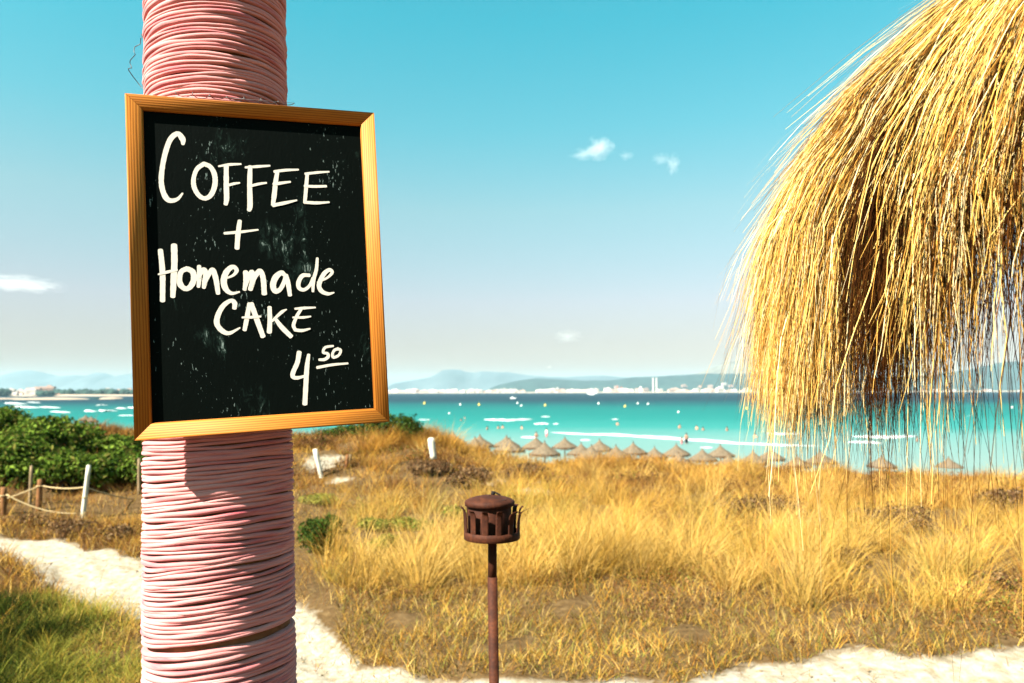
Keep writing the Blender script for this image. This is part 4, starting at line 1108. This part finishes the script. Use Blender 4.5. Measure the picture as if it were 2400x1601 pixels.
letter('painted_letter', c2([(655, 185, 28), (657, 260, 34), (650, 335, 24)]), c2([(655, 270, 18), (685, 212, 34), (703, 240, 36), (695, 300, 36), (688, 342, 26)]), c2([(693, 320, 18), (725, 245, 32), (752, 215, 36), (775, 280, 38), (790, 383, 30)]))
letter('painted_letter', c2([(848, 274, 12), (900, 250, 20), (922, 215, 30), (893, 192, 32), (850, 228, 42), (830, 292, 44), (845, 350, 40), (885, 380, 26), (942, 370, 12)]))
letter('painted_letter', c2([(985, 225, 36), (987, 290, 36), (978, 355, 28)]), c2([(982, 345, 20), (1005, 270, 32), (1030, 228, 34), (1038, 280, 40), (1018, 355, 34)]), c2([(1025, 330, 24), (1055, 258, 34), (1088, 222, 38), (1110, 275, 38), (1118, 385, 38)]))
letter('painted_letter', c2([(1262, 250, 30), (1240, 234, 36), (1200, 265, 44), (1180, 320, 44), (1195, 365, 38), (1232, 350, 32), (1262, 290, 30), (1270, 250, 28)]), c2([(1270, 250, 34), (1287, 310, 36), (1300, 395, 30)]))
letter('painted_letter', c2([(1440, 252, 26), (1390, 255, 32), (1362, 300, 34), (1365, 342, 30), (1400, 355, 26), (1440, 325, 24), (1462, 270, 18)]), c2([(1495, 130, 20), (1488, 210, 26), (1467, 290, 28), (1463, 368, 20)]))
letter('painted_letter', c2([(1495, 303, 12), (1565, 270, 18), (1600, 232, 24), (1580, 214, 28), (1540, 245, 34), (1507, 320, 34), (1525, 365, 34), (1570, 384, 26), (1613, 375, 10)]))
letter('painted_letter', c2([(905, 488, 30), (907, 450, 36), (880, 432, 28), (825, 470, 34), (787, 540, 38), (782, 600, 38), (820, 648, 36), (870, 663, 28), (945, 625, 10)]))
letter('painted_letter', c2([(1012, 452, 28), (997, 540, 34), (977, 642, 30)]), c2([(1025, 452, 34), (1055, 540, 38), (1108, 688, 36)]), c2([(960, 552, 14), (1030, 550, 22), (1092, 545, 14)]))
letter('painted_letter', c2([(1155, 478, 30), (1157, 570, 34), (1153, 658, 36)]), c2([(1275, 495, 10), (1240, 515, 26), (1172, 578, 16)]), c2([(1195, 560, 24), (1240, 620, 36), (1308, 688, 34)]))
letter('painted_letter', c2([(1335, 490, 16), (1400, 485, 22), (1480, 481, 12)]), c2([(1380, 492, 22), (1350, 540, 26), (1325, 605, 26), (1337, 640, 26)]), c2([(1320, 552, 14), (1390, 552, 20), (1447, 545, 12)]), c2([(1332, 640, 24), (1385, 645, 24), (1442, 632, 12)]))
letter('painted_digit', c2([(1365, 797, 34), (1352, 870, 34), (1322, 940, 34), (1320, 972, 32), (1352, 981, 26), (1418, 964, 18)]), c2([(1432, 815, 24), (1420, 900, 34), (1412, 1020, 36), (1404, 1168, 36)]))
letter('painted_digit', c2([(1607, 754, 16), (1550, 765, 22), (1535, 800, 20), (1565, 808, 22), (1570, 830, 26), (1545, 850, 24), (1505, 852, 18)]))
letter('painted_digit', c2([(1640, 775, 24), (1660, 787, 20), (1645, 820, 20), (1610, 835, 22), (1600, 815, 20), (1615, 785, 22), (1642, 774, 24)]))
letter('painted_underline', c2([(1490, 908, 22), (1600, 888, 20), (1710, 878, 14)]))

# ------------------------------------------------------------------ the post wrapped in pink cord
paz, sd_ = R(-21.41), math.sin(R(5.01))
pd = np.array([math.sin(paz), math.cos(paz)])
nh = -bn[:2] / np.linalg.norm(bn[:2])
Bc = BO + by_ * BH * .5
PR = (Bc[:2] @ nh + .030) / ((1 / sd_) * (pd @ nh) - 1)
PD = PR / sd_
PC = pd * PD
GZ = float(height(np.array(PC[0]), np.array(PC[1])))
post = empty('wrapped_post', (PC[0], PC[1], GZ)); tag(post, 'thick round post wrapped in pink cloth cord carrying the chalkboard', 'post')
def pcx(z): return -.031 * (z - 2.2)
def prr(z): return PR * (1 - .018 * (z - 2.2))
ztop = 3.85
zz = np.linspace(GZ - .3, ztop, 24); V = []
na_ = 48; aa = np.arange(na_) * 2 * math.pi / na_
for z in zz:
    V += [((prr(z) - .012) * math.cos(a) + pcx(z), (prr(z) - .012) * math.sin(a), z - GZ) for a in aa]
F = [(i * na_ + j, i * na_ + (j + 1) % na_, (i + 1) * na_ + (j + 1) % na_, (i + 1) * na_ + j) for i in range(23) for j in range(na_)]
mesh_np('wooden_core', V, F, MAT['core'], post, True)
NT_ = 112
th = np.arange(NT_) * 2 * math.pi / NT_
def turn(z, hh, tilt, tphase, bulge, seed):
    """one turn of soft cord: a closed bulging band with folds of its own"""
    prof_ = [(-1.02, -.7), (-.90, .30), (-.58, .84), (0, 1.0), (.58, .84), (.90, .30), (1.02, -.7)]
    w1 = .30 * np.sin(2 * th + seed) + .22 * np.sin(3 * th + seed * 1.7) + .14 * np.sin(7 * th + seed * 2.3)
    w2 = .16 * np.sin(5 * th + seed * 3.1) + .10 * np.sin(11 * th + seed * .7) + .05 * np.sin(23 * th + seed)
    zc = z + tilt * np.cos(th - tphase) + hh * 1.0 * w1
    hv = hh * (1 + .35 * w2 + .25 * w1)
    V = []
    for a, b in prof_:
        rr_ = prr(z) - bulge * .95 + bulge * b * (1 + .5 * w2) + .0012 * np.sin(4 * th + seed * 5)
        z_ = zc + hv * a
        V.append(np.stack([rr_ * np.cos(th) + pcx(z), rr_ * np.sin(th), z_ - GZ], 1))
    V = np.concatenate(V); m = NT_
    F = [(i * m + j, i * m + (j + 1) % m, (i + 1) * m + (j + 1) % m, (i + 1) * m + j) for i in range(len(prof_) - 1) for j in range(m)]
    return V, np.array(F)
z = 1.50; n_t = 0; tw, tp = .014, R(-21)
gapz = 1.822
while z < 3.62:
    hh = rng.choice([.0034, .0046, .0058, .0070], p=[.25, .4, .25, .1]) * rng.uniform(.82, 1.05)
    z += hh
    tw += rng.normal(0, .0022); tw += (.014 - tw) * .15; tp += rng.normal(0, .10); tp += (R(-21) - tp) * .1; tilt, ph = tw, tp
    if gapz - .004 < z < gapz + .008 and n_t:
        z = gapz + .008 + hh
    v, f = turn(z, hh * 1.13, tilt, ph, hh + rng.uniform(.0005, .003), rng.uniform(0, 60))
    mesh_np('cord_turn', v, f, MAT['cord'], post, True); n_t += 1
    z += hh
Vl, Fl = [], []
for z in np.concatenate([np.arange(GZ + .02, 1.49, .022), np.arange(3.64, 3.84, .022)]):
    v, f = turn(z, .0125, .006, 0, .008, rng.uniform(0, 60)); Fl.append(f + sum(len(x) for x in Vl)); Vl.append(v)
tag(mesh_np('outer_cord_winding', np.concatenate(Vl), np.concatenate(Fl), MAT['cord'], post, True), kind='stuff')

# hanging wire of the board
w_px = [(385, 400), (340, 410), (290, 425), (275, 440), (295, 465), (268, 475), (262, 550), (190, 590), (180, 640), (198, 685), (135, 755), (130, 790), (155, 850), (112, 860), (115, 880), (170, 960), (260, 1075), (355, 1170), (385, 1195)]
pts = [at(280 + x / 5.343, y / 5.343, PC[1] - .02 + .02 * math.sin(i * 1.3)) for i, (x, y) in enumerate(w_px)]
V, F = tube(pts, .0009, 6); wire = empty('wire', pts[0]); tag(wire, 'thin crinkled dark wire that hangs the chalkboard on the pink post', 'wire')
mesh_np('loose_wire', V - pts[0], F, MAT['wire'], wire, True)
s = np.linspace(0, 1, 130); X0, Y0, X1, Y1 = 650, 1180, 2150, 1305
pts = []
for t in s:
    x = X0 + (X1 - X0) * t; y = Y0 + (Y1 - Y0) * t
    amp = 38 * (.4 + .6 * abs(math.sin(t * 7)))
    x += 42 * math.cos(t * 44); y += -12 - amp * math.sin(t * 44)
    yb = BO[1] + (bx[1] / bx[0]) * (at(280 + x / 5.343, y / 5.343, 1.5)[0] - BO[0]) + .026 + .006 * math.cos(t * 44)
    pts.append(at(280 + x / 5.343, y / 5.343, yb))
pts = np.array(pts); V, F = tube(pts, .0008, 5); mesh_np('coiled_wire', V - np.array(wire.location), F, MAT['wire'], wire, True)

# ------------------------------------------------------------------ rusty garden torch
TY = 2.6; TS = 1.3; MP = TY / F_PX
tb = at(1154, 1160, TY); tz = on = at(1154, 1262, TY)[2]
gz = float(height(np.array(tb[0] + .06), np.array(TY)))
torch = empty('garden_torch', (tb[0] + .005, TY, gz)); torch.scale = (TS,) * 3; tag(torch, 'rusty iron garden torch with slotted cage on a thin pole', 'torch')
hz = (tz - gz) / TS            # cage bottom
V, F = tube([(.016, 0, -.2), (.007, 0, hz * .45), (-.004, 0, hz - .10)], .0132, 16); mesh_np('pole', V, F, MAT['rust'], torch, True)
V, F = tube([(-.004, 0, hz - .115), (-.004, 0, hz + .004)], .0118, 16); mesh_np('socket', V, F, MAT['rust'], torch, True)
cx0 = -.005
def lat(name, prof, n=48, mat='rust', smooth=True):
    V, F = lathe(prof, n); V[:, 0] += cx0 - (.006 if name in ('lid', 'oil_can') else 0); V[:, 2] += hz; return mesh_np(name, V, F, MAT[mat], torch, smooth)
RC = .0745
lat('oil_can', [(.002, .002), (.056, .002), (.058, .008), (.058, .094), (.055, .097), (.002, .0975)])
lat('cage_band', [(RC - .0022, .021), (RC - .0022, .001), (RC - .001, 0), (RC, .001), (RC + .0004, .011), (RC, .021), (RC - .0022, .0212)], 64)
lat('cage_floor', [(.012, .0015), (RC - .003, .0015), (RC - .003, .004), (.012, .004)], 40)
lid = lat('lid', [(.064, .0865), (.0665, .088), (.0672, .096), (.0655, .0995), (.058, .104), (.044, .1085), (.026, .112), (.003, .1135)])
NTINE = 13
for i in range(NTINE):
    a0 = 2 * math.pi * (i + .32) / NTINE; hw = .53 * math.pi / NTINE
    bent = .010 if i in (11, 12) else .0
    rows = [(.0205, 0), (.045, .0008), (.066, .0018 + bent * .3), (.074, .003 + bent * .8), (.0795, .0065 + bent * 1.4), (.0825, .0105 + bent * 1.8)]
    V = []
    for z_, dr in rows:
        k_ = 1.0 if z_ < .07 else (1 - (z_ - .07) / .0125 * .28)
        for rr_ in (RC + dr, RC + dr - .0022):
            for t in (-1, -.5, 0, .5, 1):
                a = a0 + hw * t * k_ * .92
                V.append((cx0 + rr_ * math.cos(a), rr_ * math.sin(a), hz + z_))
    F = []
    for r_ in range(len(rows) - 1):
        b0, b1 = r_ * 10, (r_ + 1) * 10
        for t in range(4):
            F.append((b0 + t, b0 + t + 1, b1 + t + 1, b1 + t)); F.append((b0 + 5 + t + 1, b0 + 5 + t, b1 + 5 + t, b1 + 5 + t + 1))
        F.append((b0 + 5, b0, b1, b1 + 5)); F.append((b0 + 4, b0 + 9, b1 + 9, b1 + 4))
    e = (len(rows) - 1) * 10
    for t in range(4): F.append((e + t, e + t + 1, e + 6 + t, e + 5 + t))
    mesh_np('cage_tine', V, F, MAT['rust'], torch, False)
for (lx, ly, rr_, nm) in ((-.036, -.022, .0085, 'vent_hole'), (.026, -.03, .0115, 'filler_hole')):
    zt = .1052 if nm == 'vent_hole' else .1062
    a = np.linspace(0, 2 * math.pi, 25)[:-1]
    ring = [(cx0 + lx + rr_ * math.cos(t), ly + rr_ * math.sin(t), hz + zt + .0002 - .18 * (rr_ * math.cos(t) * lx + rr_ * math.sin(t) * ly) / .045) for t in a]
    if nm == 'filler_hole':
        V, F = tube(ring, .0016, 6, closed=True); mesh_np('filler_rim', V, F, MAT['rust'], torch, True)
    V = ring + [tuple(np.mean(ring, 0))]; V = [(x, y, z_ + .0012) for x, y, z_ in V]
    mesh_np(nm, V, [(i, (i + 1) % 24, 24) for i in range(24)], MAT['soot_and_hole_shade'], torch)  # flat dark disc painted as the shade inside the opening
V, F = tube([(cx0 + .002, .02, hz + .110), (cx0 + .003, .02, hz + .121)], .006, 10); mesh_np('wick_holder', V, F, MAT['soot_and_hole_shade'], torch, True)
bm = bmesh.new(); bmesh.ops.create_cube(bm, size=1, matrix=Matrix.Translation((cx0 + .013, .012, hz + .117)) @ Matrix.Rotation(.45, 4, 'Y') @ Matrix.Diagonal((.022, .006, .004, 1)))
bmesh.ops.bevel(bm, geom=bm.edges[:], offset=.001, segments=1, affect='EDGES'); bm_obj('lid_tab', bm, MAT['soot_and_hole_shade'], torch)

# ------------------------------------------------------------------ big thatched parasol at the right
PX, PY = 1.65, 1.65
par = empty('thatched_parasol', (PX, PY, 0)); tag(par, 'large straw thatched parasol hanging in from the right edge', 'parasol')
rp = np.array([0, .2, .37, .505, .585, .74, .88, .97, 1.02, 1.04, 1.04]) ; zp = np.array([3.63, 3.545, 3.444, 3.343, 3.285, 3.14, 2.98, 2.82, 2.69, 2.45, 1.6])
S = np.concatenate([[0], np.cumsum(np.hypot(np.diff(rp), np.diff(zp)))])
def band(z): return np.interp(z, [2.2, 2.65, 2.85, 3.0], [195.8, 195.8, 191, 183])  # course of the shadow band painted down the thatch
SHADED_STRAW = [(0.045, 0.015, 0.004), (0.07, 0.024, 0.005), (0.025, 0.009, 0.003)]  # near-black straw colours, shade put into the strand colour
def bundles(thd, z):
    f_ = sstep(3.1, 2.85, z)
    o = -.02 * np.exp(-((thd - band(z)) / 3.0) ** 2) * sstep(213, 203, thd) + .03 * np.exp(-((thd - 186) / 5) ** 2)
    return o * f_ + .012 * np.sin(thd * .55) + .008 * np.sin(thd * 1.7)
def endz(thd):
    e = np.interp(thd, [150, 163, 192, 197, 200, 203, 206, 210, 214, 225], [2.40, 2.35, 2.34, 2.38, 2.45, 2.54, 2.63, 2.69, 2.73, 2.73])
    return np.where((thd > 150) & (thd < 225), e, np.where((thd > 480) | (thd < 170), 2.33, 2.95 + .06 * np.sin(thd * .11)))
def strands(thd, s0, L, off, wd, col, outw, seg=7, zlim=None, flick=.0):
    Smax = S[-2] + np.clip(zp[-2] - (zlim if zlim is not None else endz(thd) - rng.exponential(0.05 + .06 * ((thd > 197) & (thd < 226)), len(thd))), -1, 1.2)
    ok = s0 < Smax - .10                     # no straw is tied below the eave
    thd, s0, off, wd, outw, Smax, col = thd[ok], s0[ok], off[ok], wd[ok], outw[ok], Smax[ok], col[ok]
    L = L[ok]
    n = len(thd); Vs = []
    drift = rng.normal(0, 1.5, n); dev = rng.normal(0, flick, n)
    rot = rng.uniform(-1.1, 1.1, n)
    Lc = np.minimum(s0 + L, Smax) - s0; jit = np.clip(Lc / .35, 0, 1)
    for i in range(seg + 1):
        t = i / seg; s_ = s0 + Lc * t
        r_ = np.interp(s_, S, rp); z_ = np.interp(s_, S, zp)
        ang = thd + drift * t / np.maximum(r_, .25)
        r_ = r_ + off + bundles(ang, z_) + outw * t * t + dev * t + rng.normal(0, .0035, n) * jit * (i > 0)
        ang = ang + rng.normal(0, .22, n) * jit / np.maximum(r_, .3) * (i > 0)
        a = np.radians(ang); c = np.stack([r_ * np.cos(a), r_ * np.sin(a), z_ + off * .4], 1)
        tang = np.stack([-np.sin(a), np.cos(a), np.zeros(n)], 1); radv = np.stack([np.cos(a), np.sin(a), np.full(n, .3)], 1)
        side = tang * np.cos(rot)[:, None] + radv * np.sin(rot)[:, None]
        w = (wd * (1 - .75 * t))[:, None] * .5
        Vs.append(np.stack([c - side * w, c + side * w], 1))
    V = np.concatenate(Vs, 1); m = V.shape[1]
    F = np.array([(2 * i, 2 * i + 1, 2 * i + 3, 2 * i + 2) for i in range(seg)])[None] + (np.arange(n) * m)[:, None, None]
    return V.reshape(-1, 3), F.reshape(-1, 4), np.repeat(col, m, 0)
TH = [(0.70, 0.39, 0.085), (0.80, 0.52, 0.16), (0.56, 0.28, 0.05), (0.95, 0.74, 0.40), (0.74, 0.46, 0.12), (0.30, 0.12, 0.022)]
def many(n, a0, a1):
    thd = rng.uniform(a0, a1, n); thd = np.where((thd > 148) & (thd < 172) & (rng.uniform(size=n) < sstep(180, 156, thd) * .78), rng.uniform(174, 224, n), thd); s0 = rng.uniform(.0, 1.0, n) ** .75 * 1.5
    L = rng.uniform(.18, .62, n); off = rng.uniform(-.085, .015, n); zm = np.interp(s0 + L * .8, S, zp)
    col = pick(TH, n, .2); dark = pick(SHADED_STRAW, n, .2)
    inner = (off < -.05) | ((np.abs(thd - band(zm)) < rng.normal(3.6, .8, n)) & (zm < 3.05) & (rng.uniform(size=n) < .95)) | ((thd > 198) & (thd < 220) & (zm < 2.72) & (rng.uniform(size=n) < .5))  # shadow band, inner layers and lower right strands get painted shade
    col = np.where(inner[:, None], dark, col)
    return strands(thd, s0, L, off, rng.uniform(.0011, .0027, n), col, rng.normal(.012, .02, n), flick=.016)
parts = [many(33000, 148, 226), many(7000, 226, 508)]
# fringe: hangs from the eave, thinner and longer
n = 1100; thd = rng.uniform(150, 205, n); parts.append(strands(thd, rng.uniform(1.0, 1.35, n), rng.uniform(.5, 1.1, n), rng.uniform(-.10, .0, n), rng.uniform(.0016, .0030, n), np.where((np.abs(thd - 196) < 3.2)[:, None], pick(SHADED_STRAW, n, .2), pick(TH, n, .2)), rng.normal(.01, .03, n), zlim=endz(thd) - rng.exponential(.09, n), flick=.03))  # fringe strands within the shadow band take the shade colours too
n = 130; thd = rng.uniform(166, 210, n); parts.append(strands(thd, rng.uniform(1.0, 1.3, n), rng.uniform(.9, 1.5, n), rng.uniform(-.22, -.03, n), rng.uniform(.0016, .0026, n), pick(TH[1:3] + SHADED_STRAW + SHADED_STRAW[:2], n, .2), rng.normal(.0, .05, n), zlim=2.32 - rng.exponential(.12, n), flick=.05))
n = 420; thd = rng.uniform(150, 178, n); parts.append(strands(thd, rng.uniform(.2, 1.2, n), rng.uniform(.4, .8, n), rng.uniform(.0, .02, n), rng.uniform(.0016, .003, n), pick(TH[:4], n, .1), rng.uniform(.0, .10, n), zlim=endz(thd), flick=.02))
n = 110; thd = rng.uniform(202, 222, n); parts.append(strands(thd, rng.uniform(.9, 1.2, n), rng.uniform(.5, 1.0, n), rng.uniform(-.25, -.08, n), rng.uniform(.002, .004, n), pick(SHADED_STRAW + TH[4:], n, .3), rng.normal(-.02, .06, n), zlim=2.5 - rng.exponential(.08, n), flick=.06))
Vs, Fs, Cs, off = [], [], [], 0
for v, f, c in parts:
    Vs.append(v); Fs.append(f + off); Cs.append(c); off += len(v)
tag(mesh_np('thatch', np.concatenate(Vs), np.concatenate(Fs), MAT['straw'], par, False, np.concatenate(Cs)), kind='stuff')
# inner mat of packed straw and the wooden frame under it
Lr = [(max(r_ - .09, .0), z_ - .04) for r_, z_ in zip(rp[:6], zp[:6])] + [(.80, 2.99), (.78, 2.99), (.5, 3.20), (.1, 3.42)]
V, F = lathe(Lr[::-1], 64); a = np.arctan2(V[:, 1], V[:, 0])
mesh_np('straw_mat', V, F, MAT['thatch_core'], par, True)
V, F = tube([(0, 0, -.2), (0, 0, 3.5)], .06, 14); mesh_np('pole', V, F, MAT['post_brown'], par, True)
for i in range(8):
    a = i * math.pi / 4 + .2
    V, F = tube([(.05 * math.cos(a), .05 * math.sin(a), 3.40), (.6 * math.cos(a), .6 * math.sin(a), 3.12), (.76 * math.cos(a), .76 * math.sin(a), 3.0)], .02, 6); mesh_np('rafter', V, F, MAT['post_brown'], par, True)
a = np.linspace(0, 2 * math.pi, 49)[:-1]
V, F = tube(np.stack([.76 * np.cos(a), .76 * np.sin(a), np.full(48, 2.99)], 1), .015, 6, closed=True); mesh_np('eave_hoop', V, F, MAT['post_brown'], par, True)

# ------------------------------------------------------------------ clouds above the haze
def cloud_mat(name, dens, sx):
    q = NT(name); q.t.nodes.remove(q.b)
    pv = q.n('ShaderNodeVolumePrincipled'); pv.inputs['Color'].default_value = (1, .97, .95, 1); pv.inputs['Anisotropy'].default_value = 0.2
    tc = q.n('ShaderNodeTexCoord'); vl = q.n('ShaderNodeVectorMath', operation='LENGTH'); q.l(tc.outputs['Object'], vl.inputs[0])
    nz = q.noise(tc.outputs['Object'], sx, 4, .6)
    m1 = q.n('ShaderNodeMath', operation='SUBTRACT'); m1.inputs[0].default_value = 1.0; q.l(vl.outputs['Value'], m1.inputs[1])
    m2 = q.n('ShaderNodeMath', operation='MULTIPLY_ADD'); q.l(nz, m2.inputs[0]); m2.inputs[1].default_value = 2.2; m2.inputs[2].default_value = -1.15
    m3 = q.n('ShaderNodeMath', operation='ADD'); q.l(m1.outputs[0], m3.inputs[0]); q.l(m2.outputs[0], m3.inputs[1])
    mr = q.n('ShaderNodeMapRange'); q.l(m3.outputs[0], mr.inputs[0]); mr.inputs[1].default_value = .12; mr.inputs[2].default_value = 1.0; mr.inputs[3].default_value = 0; mr.inputs[4].default_value = dens
    q.l(mr.outputs[0], pv.inputs['Density']); q.l(pv.outputs[0], q.out.inputs['Volume'])
    return q.m
bm = bmesh.new(); bmesh.ops.create_icosphere(bm, subdivisions=3, radius=1); cme = bpy.data.meshes.new('cloud'); bm.to_mesh(cme); bm.free()
for i, (px, py, wpx, hpx, y, rot, dens, lab) in enumerate([(1405, 347, 62, 52, 4200, .0, .0075, 'small white cloud, largest puff of the group above the sea'), (1372, 360, 70, 26, 4250, -.15, .004, 'thin trailing cloud wisp left of the largest puff'), (1468, 365, 36, 20, 4300, 0, .004, 'tiny faint cloud between the two puffs above the sea'), (1578, 385, 34, 50, 4300, .1, .006, 'small upright cloud puff at the right of the group'), (1550, 373, 50, 22, 4350, .1, .0035, 'faint wisp just left of the upright cloud puff'),
                                                           (40, 665, 190, 30, 13000, .03, .0012, 'long thin white cloud at the left edge'), (1330, 788, 70, 30, 17500, 0, .0007, 'faint pinkish cloud low above the far town')]):
    me = cme.copy(); me.materials.append(cloud_mat('cloud_vapour_%d' % i, dens, 1.7 + .2 * i))
    o = link(bpy.data.objects.new('cloud', me)); p = at(px, py, y)
    o.location = tuple(p); o.rotation_euler = (0, rot, .3 * i); o.scale = (wpx * y / F_PX * .62, wpx * y / F_PX * .55, hpx * y / F_PX * .62)
    tag(o, lab, 'cloud', 'small clouds in the sky')

# ------------------------------------------------------------------ haze
q = NT('sea_haze'); q.t.nodes.remove(q.b)
pv = q.n('ShaderNodeVolumePrincipled'); pv.inputs['Color'].default_value = (0.55, 0.86, 1.0, 1); pv.inputs['Density'].default_value = 0.42e-4; pv.inputs['Anisotropy'].default_value = 0.0
q.l(pv.outputs[0], q.out.inputs['Volume'])
bm = bmesh.new()
bmesh.ops.create_cube(bm, size=1, matrix=Matrix.Translation((0, 6350, 131)) @ Matrix.Diagonal((19000, 15000, 278, 1)))
hz_o = bm_obj('haze', bm, q.m); tag(hz_o, kind='stuff')
